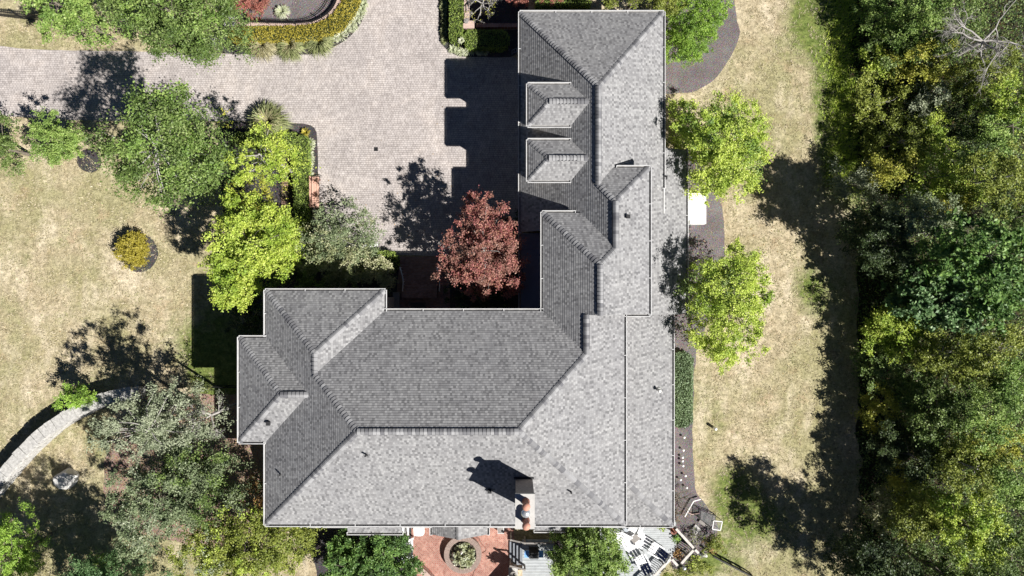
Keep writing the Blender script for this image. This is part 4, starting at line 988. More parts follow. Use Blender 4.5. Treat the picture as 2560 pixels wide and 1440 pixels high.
# ------------------------------------------------------------------ the wood on the right
U = ("tree", "shrub")
woods = [
 ("woodland_shrub", "green shrub at the wood's top edge nearest the lawn", 1, [(2180, 50, 45, 2), (2170, 0, 38, 2), (2205, 90, 33, 2)], 'mid', .13),
 ("woodland_tree", "olive green crown at the wood's top edge", 0, [(2290, 30, 60, 4), (2340, 0, 50, 4.4), (2270, 80, 45, 3.4)], 'mid', .13),
 ("woodland_shrub", "deep green shrub below the wood's topmost crowns", 1, [(2230, 120, 46, 2.3), (2280, 130, 36, 2.6)], 'green', .14),
 ("woodland_tree", "green crown left of the grey leafless tree", 0, [(2390, 60, 60, 4.4), (2370, 110, 40, 4)], 'green', .13),
 ("woodland_shrub", "golden-leaved bush below and left of the grey leafless tree", 1, [(2300, 150, 50, 3.0), (2350, 150, 45, 3.2), (2260, 155, 32, 2.7)], 'gold', .14),
 ("woodland_shrub", "small bright shrub at the wood's edge left of the golden bush", 1, [(2172, 145, 28, 1.7), (2195, 170, 24, 1.7)], 'lime', .14),
 ("woodland_shrub", "silver-grey bush under the golden bush", 1, [(2340, 232, 38, 3.2), (2310, 270, 28, 2.8)], 'sage', .12),
 ("woodland_shrub", "dark leafy shrub at the wood's edge left of the silver-grey bush", 1, [(2180, 230, 38, 1.8), (2225, 260, 45, 1.9), (2172, 300, 30, 1.6)], 'olive', .14),
 ("woodland_tree", "lime-yellow crown cut by the right edge under the grey leafless tree", 0, [(2535, 235, 48, 7), (2560, 270, 48, 7)], 'yellow', .13),
 ("woodland_tree", "pale green crown at the right edge below the lime-yellow one", 0, [(2540, 310, 45, 6), (2500, 320, 40, 5.6)], 'mid', .13),
 ("woodland_shrub", "olive thicket below the silver-grey bush", 1, [(2240, 340, 55, 2.4), (2205, 370, 36, 2.0), (2290, 360, 45, 2.8)], 'olive', .13),
 ("woodland_shrub", "small yellow-green shrub right of the olive thicket", 1, [(2340, 310, 32, 3.4), (2360, 340, 28, 3.2)], 'yellow', .13),
 ("woodland_shrub", "brownish half-bare thicket under the grey leafless tree", 1, [(2430, 290, 55, 3.4), (2430, 350, 45, 3)], 'dark', .12),
 ("woodland_tree", "green crown in the middle of the upper wood", 0, [(2380, 420, 58, 4.4), (2340, 450, 45, 4), (2420, 460, 45, 4.6)], 'lime', .13),
 ("woodland_shrub", "golden-green bush where the wood meets the lawn's curve", 1, [(2250, 430, 42, 3.2), (2210, 420, 30, 2.8)], 'gold', .12),
 ("woodland_shrub", "pale shrub bulging onto the lawn at the wood's edge", 1, [(2130, 460, 42, 1.6), (2165, 480, 40, 2), (2110, 430, 28, 1.2)], 'sage', .12),
 ("woodland_tree", "dark crown at the right edge above the broad-leaved trees", 0, [(2490, 430, 55, 6.5), (2530, 480, 50, 6.5), (2550, 410, 45, 6.5)], 'olive', .13),
 ("woodland_tree", "sage-leaved tree with pale branches in mid wood", 0, [(2300, 545, 52, 5.6), (2350, 540, 42, 5.4), (2260, 520, 40, 5)], 'sagedark', .13),
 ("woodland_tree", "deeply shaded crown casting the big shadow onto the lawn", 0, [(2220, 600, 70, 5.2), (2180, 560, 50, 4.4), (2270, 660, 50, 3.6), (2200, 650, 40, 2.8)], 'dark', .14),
 ("woodland_tree", "tall broad-leaved crown at the right edge, mid height of the wood", 0, [(2480, 630, 70, 9), (2430, 590, 50, 8.4), (2530, 640, 55, 9), (2400, 650, 50, 8), (2470, 690, 50, 8)], 'broad', .24),
 ("hickory_tree", "blue-green large-leaved tree in mid wood", 0, [(2330, 740, 68, 5), (2270, 740, 45, 4.2), (2400, 730, 55, 5.6), (2340, 800, 45, 4.6), (2400, 790, 45, 5.2)], 'blue', .26),
 ("hickory_tree", "brightest large-leaved tree touching the right edge", 0, [(2500, 740, 55, 7.6), (2530, 700, 42, 7.6), (2470, 780, 42, 7)], 'broad', .25),
 ("locust_tree", "lime yellow tree at the wood's lawn side, mid height", 0, [(2230, 820, 55, 3), (2280, 800, 42, 3.3), (2200, 850, 40, 2.7), (2260, 870, 36, 3)], 'yellow', .13),
 ("woodland_tree", "brown-green crown right of the lime yellow tree", 0, [(2380, 880, 60, 5), (2330, 900, 45, 4.6)], 'olive', .13),
 ("woodland_tree", "olive crown at the right edge under the large-leaved trees", 0, [(2480, 890, 60, 6), (2530, 860, 50, 6.2), (2440, 930, 45, 5.8)], 'olive', .14),
 ("woodland_shrub", "dark bush at the wood's edge under the lime yellow tree", 1, [(2205, 930, 46, 2.4), (2175, 900, 32, 2)], 'green', .13),
 ("woodland_shrub", "sunlit yellow-green bush bulging at the wood's edge, lower half", 1, [(2185, 1030, 36, 2.2), (2210, 1000, 30, 2.2)], 'gold', .14),
 ("woodland_tree", "large dark crown in the lower middle of the wood", 0, [(2340, 1010, 62, 4.7), (2290, 970, 50, 3.6), (2390, 1040, 50, 5.2), (2310, 1060, 50, 4.2)], 'green', .14),
 ("woodland_tree", "green crown at the right edge, lower half", 0, [(2500, 1040, 62, 7), (2540, 1000, 50, 7), (2450, 1080, 45, 6.4)], 'mid', .13),
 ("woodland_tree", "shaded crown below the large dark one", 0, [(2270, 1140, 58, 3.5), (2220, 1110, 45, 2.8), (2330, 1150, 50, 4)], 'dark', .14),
 ("woodland_tree", "yellow-olive crown right of the shaded one", 0, [(2420, 1170, 60, 6.2), (2470, 1190, 50, 6.4), (2400, 1130, 40, 6)], 'olive', .14),
 ("woodland_tree", "sunny green crown touching the right edge near the bottom", 0, [(2530, 1180, 58, 6.8), (2550, 1250, 45, 6.8)], 'mid', .13),
 ("woodland_shrub", "light-leaved slender shrub at the wood's edge near the bottom", 1, [(2190, 1250, 34, 2.2), (2205, 1300, 32, 2.2)], 'cream', .14),
 ("woodland_tree", "olive green crown right of the light-leaved slender shrub", 0, [(2310, 1270, 58, 4.4), (2280, 1310, 45, 4.2), (2350, 1300, 45, 4.8)], 'olive', .13),
 ("woodland_tree", "bright lime crown in the lower right wood", 0, [(2430, 1320, 65, 6.8), (2390, 1280, 48, 6.4), (2480, 1350, 45, 6.8), (2430, 1380, 38, 6.4)], 'yellow', .14),
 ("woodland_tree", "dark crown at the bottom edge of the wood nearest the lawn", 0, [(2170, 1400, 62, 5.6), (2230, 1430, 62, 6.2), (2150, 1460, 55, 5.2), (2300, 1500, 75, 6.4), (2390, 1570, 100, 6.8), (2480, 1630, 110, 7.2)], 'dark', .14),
 ("woodland_tree", "dull green crown at the bottom edge, middle of the wood", 0, [(2330, 1420, 60, 5), (2380, 1440, 45, 5)], 'green', .13),
 ("woodland_tree", "olive crown under the grey leafless tree's right limbs", 0, [(2460, 190, 50, 4.6), (2510, 160, 45, 5), (2420, 210, 40, 4.2)], 'olive', .13),
 ("woodland_tree", "green crown at the right edge above the tangle of brown twigs", 0, [(2470, 380, 45, 5), (2430, 400, 35, 4.6)], 'mid', .13),
 ("woodland_tree", "shaded crown at the right edge beside the tangle of brown twigs", 0, [(2540, 560, 50, 6), (2510, 530, 40, 5.4)], 'green', .13),
 ("woodland_shrub", "yellow-green bush above the blue-green large-leaved tree", 1, [(2380, 510, 34, 3.6), (2400, 480, 30, 3.6)], 'gold', .13),
 ("woodland_tree", "golden green crown in the wood's lower right quarter", 0, [(2540, 1110, 45, 6), (2500, 1130, 40, 5.6)], 'gold', .13),
 ("woodland_tree", "sunlit crown at the right edge beside the olive one", 0, [(2545, 940, 45, 6.4), (2520, 970, 40, 6)], 'mid', .13),
 ("woodland_shrub", "yellow sprig bush between the two lowest lawn-side crowns", 1, [(2270, 1215, 36, 3.2), (2240, 1190, 28, 2.6)], 'gold', .12),
 ("woodland_tree", "dark crown in the bottom right corner", 0, [(2530, 1400, 60, 6), (2490, 1450, 50, 5.6), (2550, 1330, 42, 6)], 'green', .13)]
for (nm, lab, sh, lobes, mt, lf) in woods:
    cat = U[sh]
    zs = .78 if lobes[0][1] < 430 else (.84 if 690 < lobes[0][1] < 1380 else 1.0)
    lobes = [(a, b, c, d * zs) for a, b, c, d in lobes]
    tree(nm, lab, cat, lobes, mt, lf * 1.1, 165 if lf < .2 else 85, .32, group="trees and shrubs of the wood", trunk_r=.05 if sh else .12, nlimb=12, bark='bark_pale' if mt in ('sagedark', 'olive') else 'bark', up=.8, spread=1.05, rm=1.16)
bare_tree("dead_tree", "grey leafless tree with forking limbs at the wood's top right", 2500, 80, 7, 115, 'bark_pale', None, 0, seed=12, depth=5, group="trees and shrubs of the wood", stems=6, up=.25)
bare_tree("dead_shrub", "tangle of brown twigs in mid wood near the right edge", 2450, 535, 4.2, 55, 'bark', None, 0, seed=13, depth=4, group="trees and shrubs of the wood", stems=7, cat="shrub")
bare_tree("dead_shrub", "pale bare twigs beside the sage-leaved tree", 2350, 575, 5.2, 38, 'bark_pale', None, 0, seed=14, depth=3, group="trees and shrubs of the wood", stems=5, cat="shrub")
bare_tree("dead_shrub", "bare twigs at the wood's bottom edge", 2290, 1420, 4, 40, 'bark_pale', None, 0, seed=15, depth=3, group="trees and shrubs of the wood", stems=6, cat="shrub")
def undergrowth():
    rng = np.random.default_rng(77); C = []
    n = 66000
    px = rng.uniform(2125, 2700, n); py = rng.uniform(-60, 1520, n)
    for x, y in zip(px, py):
        e = 2145 + 18 * noise.noise((y * .012, 3.3, 0)) + 10 * noise.noise((y * .05, 1.3, 0))
        if x < e: continue
        hh = min(1.0, (x - e) / 40) * (.75 + 1.0 * max(0, noise.noise((x * .012, y * .012, 9))))
        p = W(x, y, .5); C.append((p.x, p.y, max(.05, hh * rng.uniform(.15, 1))))
    C = np.array(C)
    me = leaves_mesh("undergrowth", C, .13, rng, .7, .55); me.materials.append(L['green'])
    o = link_mesh("undergrowth", me, None, Vector((0, 0, 0))); props(o, "low leafy undergrowth filling the gaps in the wood", "undergrowth", kind="stuff")
undergrowth()
def tall_grass():
    rng = np.random.default_rng(78); g = G(); n = 0
    while n < 5200:
        y = rng.uniform(-20, 480); e = 2098 + 30 * noise.noise((y * .013, 7.3, 0)) + (25 if y > 380 else 0)
        x = rng.normal(e, 22)
        p = W(x, y, 0); n += 1
        a = rng.uniform(0, 6.28); d = Vector((math.cos(a), math.sin(a), 0)); s = Vector((-d.y, d.x, 0)) * .03; h = rng.uniform(.1, .35)
        g.add([p - s, p + s, p + d * h * .7 + Vector((0, 0, h))], [[0, 1, 2]])
    o = mk("tall_grass", g, L['lime']); props(o, "uncut bright grass along the wood's edge", "grass", kind="stuff")
tall_grass()


def inside(x, y, poly):
    r = False; n = len(poly)
    for i in range(n):
        (x0, y0), (x1, y1) = poly[i], poly[i - 1]
        if (y0 > y) != (y1 > y) and x < (x1 - x0) * (y - y0) / (y1 - y0) + x0: r = not r
    return r
def lawn_tufts():
    rng = np.random.default_rng(91)
    areas = [([(-20, 320), (180, 320), (330, 480), (440, 520), (480, 690), (480, 915), (540, 930), (540, 975), (340, 975), (-20, 1180)], 9000),
             ([(-20, 55), (270, 65), (330, 126), (-20, 110)], 1100),
             ([(1865, -20), (2110, -20), (2130, 400), (2130, 1460), (1810, 1460), (1800, 1340), (1748, 1240), (1738, 900), (1818, 650), (1816, 480), (1720, 240), (1810, 190), (1862, 90)], 11000),
             ([(-20, 1250), (130, 1085), (230, 1055), (250, 1200), (230, 1460), (-20, 1460)], 2600)]
    g = G()
    for poly, n in areas:
        xs = [a for a, b in poly]; ys = [b for a, b in poly]; k = 0
        while k < n:
            x, y = rng.uniform(min(xs), max(xs)), rng.uniform(min(ys), max(ys))
            if not inside(x, y, poly): continue
            k += 1
            if noise.noise((x * .03, y * .03, 2.0)) < rng.uniform(-.6, .3): continue
            p = W(x, y, 0)
            for _ in range(3):
                a = rng.uniform(0, 6.283); d = Vector((math.cos(a), math.sin(a), 0)); s = Vector((-d.y, d.x, 0)) * rng.uniform(.012, .03); h = rng.uniform(.03, .10)
                q = p + d * rng.uniform(0, .06)
                g.add([q - s, q + s, q + d * h * 1.6 + Vector((0, 0, h))], [[0, 1, 2]])
    o = mk("lawn_tufts", g, L['straw']); props(o, "dry uneven grass tufts over the lawns", "grass", kind="stuff")
lawn_tufts()

# ------------------------------------------------------------------ walls, fences, stones
def boulder(name, label, px, py, rx, ry, h, rz=0.0, seed=1):
    bm = bmesh.new(); bmesh.ops.create_icosphere(bm, subdivisions=3, radius=1.0)
    rng = np.random.default_rng(seed); planes = []
    for _ in range(9):
        n = Vector(rng.normal(size=3)); n.z = abs(n.z) * .7; n.normalize(); planes.append((n, rng.uniform(.62, .88)))
    c = W(px, py, h * .5); c.z = 0; m = Matrix.Rotation(rz, 3, 'Z')
    for v in bm.verts:
        p = v.co.copy()
        for n, d in planes:
            t = p.dot(n)
            if t > d: p -= n * (t - d)
        p *= 1 + .06 * noise.noise(p * 2.3 + Vector((seed, 0, 0)))
        v.co = c + m @ Vector((p.x * M(rx), p.y * M(ry), (p.z * .62 + .38) * h))
    me = bpy.data.meshes.new(name); bm.to_mesh(me); bm.free()
    me.materials.append(MAT['boulder'])
    for v in me.vertices: v.co -= c
    o = bpy.data.objects.new(name, me); COL.objects.link(o); o.location = c; ORG[o.name] = c
    return props(o, label, "boulder")
boulder("boulder", "big pale faceted boulder on the grass below the stone wall", 163, 1197, 31, 27, .95, .4, 3)
boulder("boulder", "small white boulder in the mulch under the top left tree", 523, 96, 19, 16, .55, .1, 8)
boulder("boulder", "little pale stone at the foot of the big boulder", 143, 1208, 12, 12, .3, .1, 5)

def stone_wall():
    path = [W(x, y, 1.1).to_2d() for x, y in [(-60, 1268), (-5, 1200), (55, 1128), (120, 1070), (190, 1026), (255, 998), (315, 984), (352, 980)]]
    path = chaikin(path, 3, False)
    pts = resample(path, .3); rng = np.random.default_rng(4); n = len(pts); g = G(); h = 1.05
    Lf, Rt = [], []
    for i, p in enumerate(pts):
        d = (pts[min(i + 1, n - 1)] - pts[max(i - 1, 0)]).normalized(); nr = Vector((-d.y, d.x))
        w = .33 + rng.uniform(-.04, .04); Lf.append(p + nr * w); Rt.append(p - nr * (w + .06))
    g.prism(Lf + Rt[::-1], 0, h)
    root = mk("stone_wall", g, MAT['stone']); props(root, "curved pale stone wall in the lower left lawn", "wall", None, "thing")
    # capstones
    pos = 0.0; caps_pts = resample(path, .05); i = 0
    while i < len(caps_pts) - 14:
        k = int(rng.integers(8, 15)); a = caps_pts[i]; b = caps_pts[min(i + k, len(caps_pts) - 1)]
        d = (b - a).normalized(); nr = Vector((-d.y, d.x)); gg = G()
        w1, w2 = .38 + rng.uniform(-.06, .06), .38 + rng.uniform(-.06, .06); e = d * .012
        t = 1.05 + .14 + rng.uniform(-.03, .03)
        q = [a + e + nr * w1, b - e + nr * (w1 + rng.uniform(-.04, .04)), b - e - nr * w2, a + e - nr * (w2 + rng.uniform(-.04, .04))]
        gg.prism(q, 1.052, t); mk("stone", gg, MAT['stone'], root); i += k
    # rubble face stones on the sunny side
    for lev in range(4):
        i = int(rng.integers(0, 5))
        while i < len(caps_pts) - 12:
            k = int(rng.integers(7, 13)); a = caps_pts[i]; b = caps_pts[min(i + k, len(caps_pts) - 1)]
            d = (b - a).normalized(); nr = Vector((-d.y, d.x)); gg = G(); e = d * .01
            off = .42 + rng.uniform(0, .06); z0 = .02 + lev * .258; z1 = z0 + .235
            q = [a + e - nr * .35, b - e - nr * .35, b - e - nr * off, a + e - nr * (off + rng.uniform(-.02, .02))]
            gg.prism(q, z0, z1); mk("stone", gg, MAT['stone'], root); i += k
stone_wall()

def iron_fence(name, label, path_px, h, z0=0.0, step=.13):
    pts = chaikin([W(x, y, z0 + h).to_2d() for x, y in path_px], 2, False)
    fine = resample(pts, step)
    base = Vector((fine[0].x, fine[0].y, z0)); root = empty(name, base, label, "fence")
    for zz in (z0 + .12, z0 + h - .12, z0 + h - .24):
        g = G(); g.tube([(p.x, p.y, zz) for p in fine], .02, 4); mk("rail", g, MAT['iron'], root)
    me = None
    for i, p in enumerate(fine):
        post = i % 14 == 0
        g = G(); r = .035 if post else .014
        g.tube([(p.x, p.y, z0 + .01), (p.x, p.y, z0 + h)], r, 4)
        if not post: g.lathe((p.x, p.y, z0 + h - .001), [(.014, 0), (.022, .03), (.004, .09)], 4)
        else: g.lathe((p.x, p.y, z0 + h - .001), [(.045, 0), (.05, .05), (.01, .09)], 6)
        mk("post" if post else "picket", g, MAT['iron'], root)
    return root
# curved brick wall with fence
wpath = [(590, 58), (650, 60), (720, 62), (775, 61), (808, 50), (832, 31), (848, 5), (858, -40)]
def brick_wall():
    pts = chaikin([W(x, y, .62).to_2d() for x, y in wpath], 2, False); fine = resample(pts, .12); n = len(fine)
    Lf, Rt = [], []
    for i, p in enumerate(fine):
        d = (fine[min(i + 1, n - 1)] - fine[max(i - 1, 0)]).normalized(); nr = Vector((-d.y, d.x)); Lf.append(p + nr * .13); Rt.append(p - nr * .13)
    g = G(); g.prism(Lf + Rt[::-1], 0, .55); root = mk("brick_wall", g, MAT['wallbrick']); props(root, "low curved brick wall under the iron fence", "wall", None, "thing")
    for i in range(n - 1):
        a, b = fine[i], fine[i + 1]; d = (b - a).normalized(); nr = Vector((-d.y, d.x)); gg = G(); e = d * .008
        gg.prism([a + e + nr * .15, b - e + nr * .15, b - e - nr * .15, a + e - nr * .15], .552, .62); mk("brick", gg, MAT['pinkbrick'], root)
    c = W(577, 52, 1.0); g = G(); g.box((c.x, c.y, .5), (.62, .62, 1.0)); pr = mk("brick_pier", g, MAT['pinkbrick'], root)
    g = G(); g.box((c.x, c.y, 1.06), (.74, .74, .12)); mk("pier_cap", g, MAT['stone'], pr)
brick_wall()
iron_fence("iron_fence", "black iron picket fence curving along the low brick wall", [(596, 50), (650, 52), (720, 54), (770, 53), (800, 42), (824, 22), (838, -5), (846, -40)], 1.1, .0)
iron_fence("iron_fence", "black iron fence behind the top left trees", [(-40, 22), (60, 34), (160, 42), (270, 50)], 1.2)
iron_fence("iron_fence", "black iron fence between lawn and bark bed left of the house", [(350, 965), (460, 968), (600, 970)], 1.2)
g = G(); p0 = W(1785, 1393, .9); p1 = W(1885, 1445, .9)
rail = empty("handrail", Vector((p0.x, p0.y, 0)), "black metal handrail on the grass at the bottom right", "handrail")
for zz in (.45, .88):
    g = G(); g.bar((p0.x, p0.y, zz), (p1.x, p1.y, zz), .07, .06); mk("rail", g, MAT['iron'], rail)
for k in range(5):
    q = p0.lerp(p1, k / 4); g = G(); g.bar((q.x, q.y, 0), (q.x, q.y, .9), .06, .06); mk("post", g, MAT['iron'], rail)
for k in range(24):
    q = p0.lerp(p1, (k + .5) / 24); g = G(); g.bar((q.x, q.y, .4), (q.x, q.y, .9), .02, .02); mk("picket", g, MAT['iron'], rail)

# ------------------------------------------------------------------ driveway furniture
c = W(940, 373); g = G(); g.box((c.x, c.y, .012), (.26, .26, .012)); gr = mk("drain_grate", g, MAT['iron']); props(gr, "small square black drain grate in the driveway", "drain")
for k in range(5):
    g = G(); g.box((c.x - .1 + k * .05, c.y, .022), (.02, .24, .008)); mk("bar", g, MAT['vent'], gr)
bn = empty("garden_bench", W(786, 478), "reddish wooden slat bench beside the driveway hedge", "bench")
a0, a1 = W(784, 442, .45), W(784, 520, .45)
for k in range(3):
    g = G(); dx = -.10 + k * .17; g.bar(a0 + Vector((dx + .05, 0, 0)), a1 + Vector((dx + .05, 0, 0)), .15, .04); mk("seat_slat", g, MAT['redwood'], bn)
for k in range(2):
    g = G(); g.bar(Vector((a0.x - .16, a0.y, .62 + k * .16)), Vector((a1.x - .16, a1.y, .62 + k * .16)), .04, .13); mk("back_slat", g, MAT['redwood'], bn)
for yy in (a0.y - .15, a1.y + .15):
    for dx in (-.16, .32):
        g = G(); g.bar((a0.x + dx, yy, 0), (a0.x + dx, yy, .9 if dx < 0 else .43), .07, .07); mk("leg", g, MAT['terra_d'], bn)
sb = empty("stone_bench", W(905, 617), "white stone bench at the driveway's lower edge", "bench")
g = G(); g.bar(W(868, 620, .42), W(945, 611, .42), .24, .08); mk("seat", g, MAT['white'], sb)
for px, py in ((880, 619), (934, 613)):
    q = W(px, py, .2); g = G(); g.box((q.x, q.y, .19), (.16, .2, .38), .1); mk("leg", g, MAT['stone'], sb)
# brown timber walk in the bed under the yellow tree
tw = empty("timber_edging", W(712, 470), "brown timber walk beside the hedge under the yellow tree", "timber")
for k in range(10):
    q = W(712, 420 + k * 11, .05); g = G(); g.box((q.x, q.y, .06), (.42, .25, .08)); mk("plank", g, MAT['mulch_brown'], tw)
# small rack by the garage
rk = empty("wire_rack", W(1288, 130), "small wire rack leaning by the garage corner", "rack")
q0 = W(1280, 134, .3); q1 = W(1297, 126, .5)
for off in (0, .22):
    g = G(); g.tube([q0 + Vector((0, off, 0)), q1 + Vector((0, off, 0))], .012, 5); mk("rail", g, MAT['steel'], rk)
for k in range(4):
    p = q0.lerp(q1, k / 3); g = G(); g.tube([p, p + Vector((0, .22, 0))], .01, 5); mk("rung", g, MAT['steel'], rk)
for p in (q0, q1):
    g = G(); g.tube([(p.x, p.y, 0), p], .012, 5); mk("leg", g, MAT['steel'], rk)
# low masonry by the box hedge
lw = empty("garden_wall", W(1166, 40), "low stone-capped wall with a pier behind the box hedge", "wall")
g = G(); g.prism([W(1161, -60, .6).to_2d(), W(1173, -60, .6).to_2d(), W(1173, 48, .6).to_2d(), W(1161, 48, .6).to_2d()], 0, .52); mk("wall", g, MAT['wallbrick'], lw)
for k in range(9):
    q = W(1167, -50 + k * 12, .6); g = G(); g.box((q.x, q.y, .56), (.36, .30, .075)); mk("capstone", g, MAT['pinkbrick'], lw)
q = W(1172, 62, .8); g = G(); g.box((q.x, q.y, .4), (.62, .40, .8)); pr = mk("pier", g, MAT['pinkbrick'], lw)
g = G(); g.box((q.x, q.y, .84), (.74, .5, .08)); mk("pier_cap", g, MAT['pinkbrick'], pr)
g = G(); g.prism([W(1190, 58, .5).to_2d(), W(1310, 58, .5).to_2d(), W(1310, 68, .5).to_2d(), W(1190, 68, .5).to_2d()], 0, .5); mk("wall", g, MAT['wallbrick'], lw)
g = G(); qq = W(1166, 55, .9); g.lathe((qq.x, qq.y, .885), [(.10, 0), (.08, .05), (.17, .16), (.16, .22), (.12, .22)], 14)
ur = mk("urn", g, MAT['timber_g'], None, True); props(ur, "small grey urn on the pier behind the box hedge", "urn")

# ------------------------------------------------------------------ courtyard entrance
def curved_rail(px, label):
    pts = [W(px - 4, 668, .9), W(px + 2, 690, .95), W(px + 4, 705, .95), W(px + 2, 728, .95)]
    root = empty("stair_rail", Vector((pts[0].x, pts[0].y, 0)), label, "railing")
    g = G(); g.tube(pts, .035, 6); mk("rail", g, MAT['fence_w'], root, True)
    for i in range(9):
        t = i / 8 * (len(pts) - 1); k = min(int(t), len(pts) - 2); p = pts[k].lerp(pts[k + 1], t - k)
        g = G(); g.tube([(p.x, p.y, .05), p], .014, 5); mk("baluster", g, MAT['fence_w'], root)
curved_rail(1004, "white curved stair rail on the left of the entrance walk")
curved_rail(1096, "white curved stair rail hidden against the red maple")
for k, y in enumerate((668, 690, 712)):
    a, b = W(1008, y), W(1094, y + 22)
    g = G(); g.prism([(a.x, a.y), (b.x, a.y), (b.x, b.y - .9 + k * .3), (a.x, b.y - .9 + k * .3)], .02 + .001 * k, .14 * (k + 1)); st = mk("entrance_step", g, MAT['walk'])
    props(st, ["lowest", "middle", "topmost"][k] + " brick step of the shaded entrance walk", "step", "entrance steps")
q = W(1045, 768, .45); g = G(); g.box((q.x, q.y, .455), (1.0, .6, .03)); mt = mk("door_mat", g, MAT['vent']); props(mt, "black door mat at the front door", "door mat")
q = W(972, 760, .7); g = G(); g.box((q.x, q.y, .38), (.35, .8, .7)); bx = mk("utility_box", g, MAT['deckdark']); props(bx, "slim grey utility box at the house's inner corner", "box")
g = G(); g.box((q.x, q.y, .745), (.39, .84, .03)); mk("lid", g, MAT['deck'], bx)
q = W(990, 755, .45); g = G(); g.box((q.x, q.y, .3), (.45, 1.3, .25)); bx = mk("stone_ledge", g, MAT['timber_g']); props(bx, "grey stone ledge beside the front door", "ledge")
bw = empty("bay_window", W(1165, 772, 2.5), "shallow blue-grey bay window roof beside the front door", "bay window")
a, b = W(1112, 771, 2.4), W(1196, 771, 2.4)
g = G(); g.add([(a.x, -1.35, 2.45), (b.x, -1.35, 2.45), (b.x, -1.9, 2.75), (a.x, -1.9, 2.75), (a.x, -1.35, 2.3), (b.x, -1.35, 2.3)], [[0, 3, 2, 1], [0, 1, 5, 4]]); mk("roof", g, MAT['metalroof'], bw)
g = G(); g.prism([(a.x + .1, -1.45), (b.x - .1, -1.45), (b.x - .1, -1.78), (a.x + .1, -1.78)], .6, 2.3); mk("frame", g, MAT['white'], bw)
for k in range(4):
    x = a.x + .15 + (b.x - a.x - .3) * (k + .5) / 4; g = G(); g.box((x, -1.44, 1.5), (.42, .03, 1.3)); mk("pane", g, MAT['glass'], bw)

# ------------------------------------------------------------------ right side: hatch, lamps
q0 = W(1720, 482, .6); q1 = W(1765, 560, .6)
ht = empty("cellar_hatch", Vector(((q0.x + q1.x) / 2, (q0.y + q1.y) / 2, 0)), "bright white cellar hatch against the right wall", "hatch")
g = G(); g.prism([(10.51, q0.y), (q1.x, q0.y), (q1.x, q1.y), (10.51, q1.y)], 0, .42); mk("base", g, MAT['white'], ht)
g = G(); ym = (q0.y + q1.y) / 2
for y0_, y1_ in ((q0.y - .02, ym + .008), (ym - .008, q1.y + .02)):
    gg = G(); gg.add([(10.52, y0_, .95), (q1.x + .04, y0_, .50), (q1.x + .04, y1_, .50), (10.52, y1_, .95), (10.52, y0_, .43), (q1.x + .04, y0_, .43), (q1.x + .04, y1_, .43), (10.52, y1_, .43)], [[0, 3, 2, 1], [0, 1, 5, 4], [1, 2, 6, 5], [2, 3, 7, 6], [3, 0, 4, 7]])
    dr = mk("door_leaf", gg, MAT['white'], ht)
    gh = G(); gh.bar((10.9, (y0_ + y1_) / 2, .82), (11.05, (y0_ + y1_) / 2, .755), .04, .03); mk("handle", gh, MAT['vent'], dr)
stakes = [(1711, 1068, "beside the juniper bank"), (1711, 1094, "second below the juniper bank"), (1709, 1126, "third below the juniper bank"), (1707, 1144, "topmost of the close trio"), (1707, 1153, "middle of the close trio"), (1708, 1165, "lowest of the close trio"), (1714, 1190, "just below the close trio, right"), (1702, 1200, "nearest the wall below the trio"), (1717, 1220, "nearest the dead branches")]
for px, py, where in stakes:
    q = W(px, py, .27)
    root = empty("path_light", Vector((q.x, q.y, 0)), "white mushroom path light " + where, "path light", "path lights in the right-hand bed")
    g = G(); g.tube([(q.x, q.y, 0), (q.x, q.y, .24)], .012, 6); mk("stake", g, MAT['vent'], root)
    g = G(); g.lathe((q.x, q.y, .22), [(.03, 0), (.085, .02), (.075, .05), (.03, .075)], 14); mk("lamp_shade", g, MAT['white'], root, True)
q = W(1790, 1073, .5); root = empty("bollard_lamp", Vector((q.x, q.y, 0)), "short bollard lamp with a white cap on the right lawn", "lamp")
g = G(); g.lathe((q.x, q.y, 0), [(.09, 0), (.085, .42), (.07, .42)], 14); mk("post", g, MAT['white'], root, True)
g = G(); g.lathe((q.x, q.y, .42), [(.10, 0), (.105, .04), (.08, .09), (.03, .11)], 14); mk("cap", g, MAT['white'], root, True)

# ------------------------------------------------------------------ patio at the bottom
pc = W(1157, 1387, .40); pc.z = 0; R1, R0 = M(47, .4), M(34, .4)
pl = empty("round_planter", pc, "round brick planter in the middle of the patio", "planter")
g = G(); g.lathe(pc, [(R1 - .02, 0), (R1 - .02, .33), (R0 + .02, .33), (R0 + .02, .2)], 48); mk("ring_wall", g, MAT['greybrick'], pl)
nb = 64
for k in range(nb):
    t0, t1 = 2 * math.pi * (k + .04) / nb, 2 * math.pi * (k + .96) / nb; g = G()
    g.prism([(pc.x + r * math.cos(t), pc.y + r * math.sin(t)) for r, t in ((R0, t0), (R1, t0), (R1, t1), (R0, t1))], .335, .41 + random.uniform(-.006, .006)); mk("brick", g, MAT['greybrick'], pl)
g = G(); g.lathe(pc, [(R0 + .03, .25), (.01, .30)], 30); mk("soil", g, MAT['soil'], pl)
hs = tree("hosta_plant", "yellow-cream leafy plants filling the round planter", "plants", [(1163, 1374, 18, .5), (1150, 1392, 18, .5), (1168, 1398, 18, .5), (1158, 1406, 14, .45), (1174, 1385, 13, .45), (1147, 1376, 12, .45)], 'cream', .15, 300, .14, rm=.85, flat=.45, trunk_r=.02, up=.7, extra=[('bladewhite', [(1160, 1390, 36, .55)], 150, .15)])
q = W(1153, 1384, .9); g = G(); g.lathe((q.x, q.y, .3), [(.12, 0), (.11, .08), (.06, .12), (.07, .3), (.09, .42), (.05, .52), (.06, .6), (.02, .68)], 12); sc_ = mk("garden_statue", g, MAT['white'], None, True); props(sc_, "small white statue standing in the round planter", "statue")
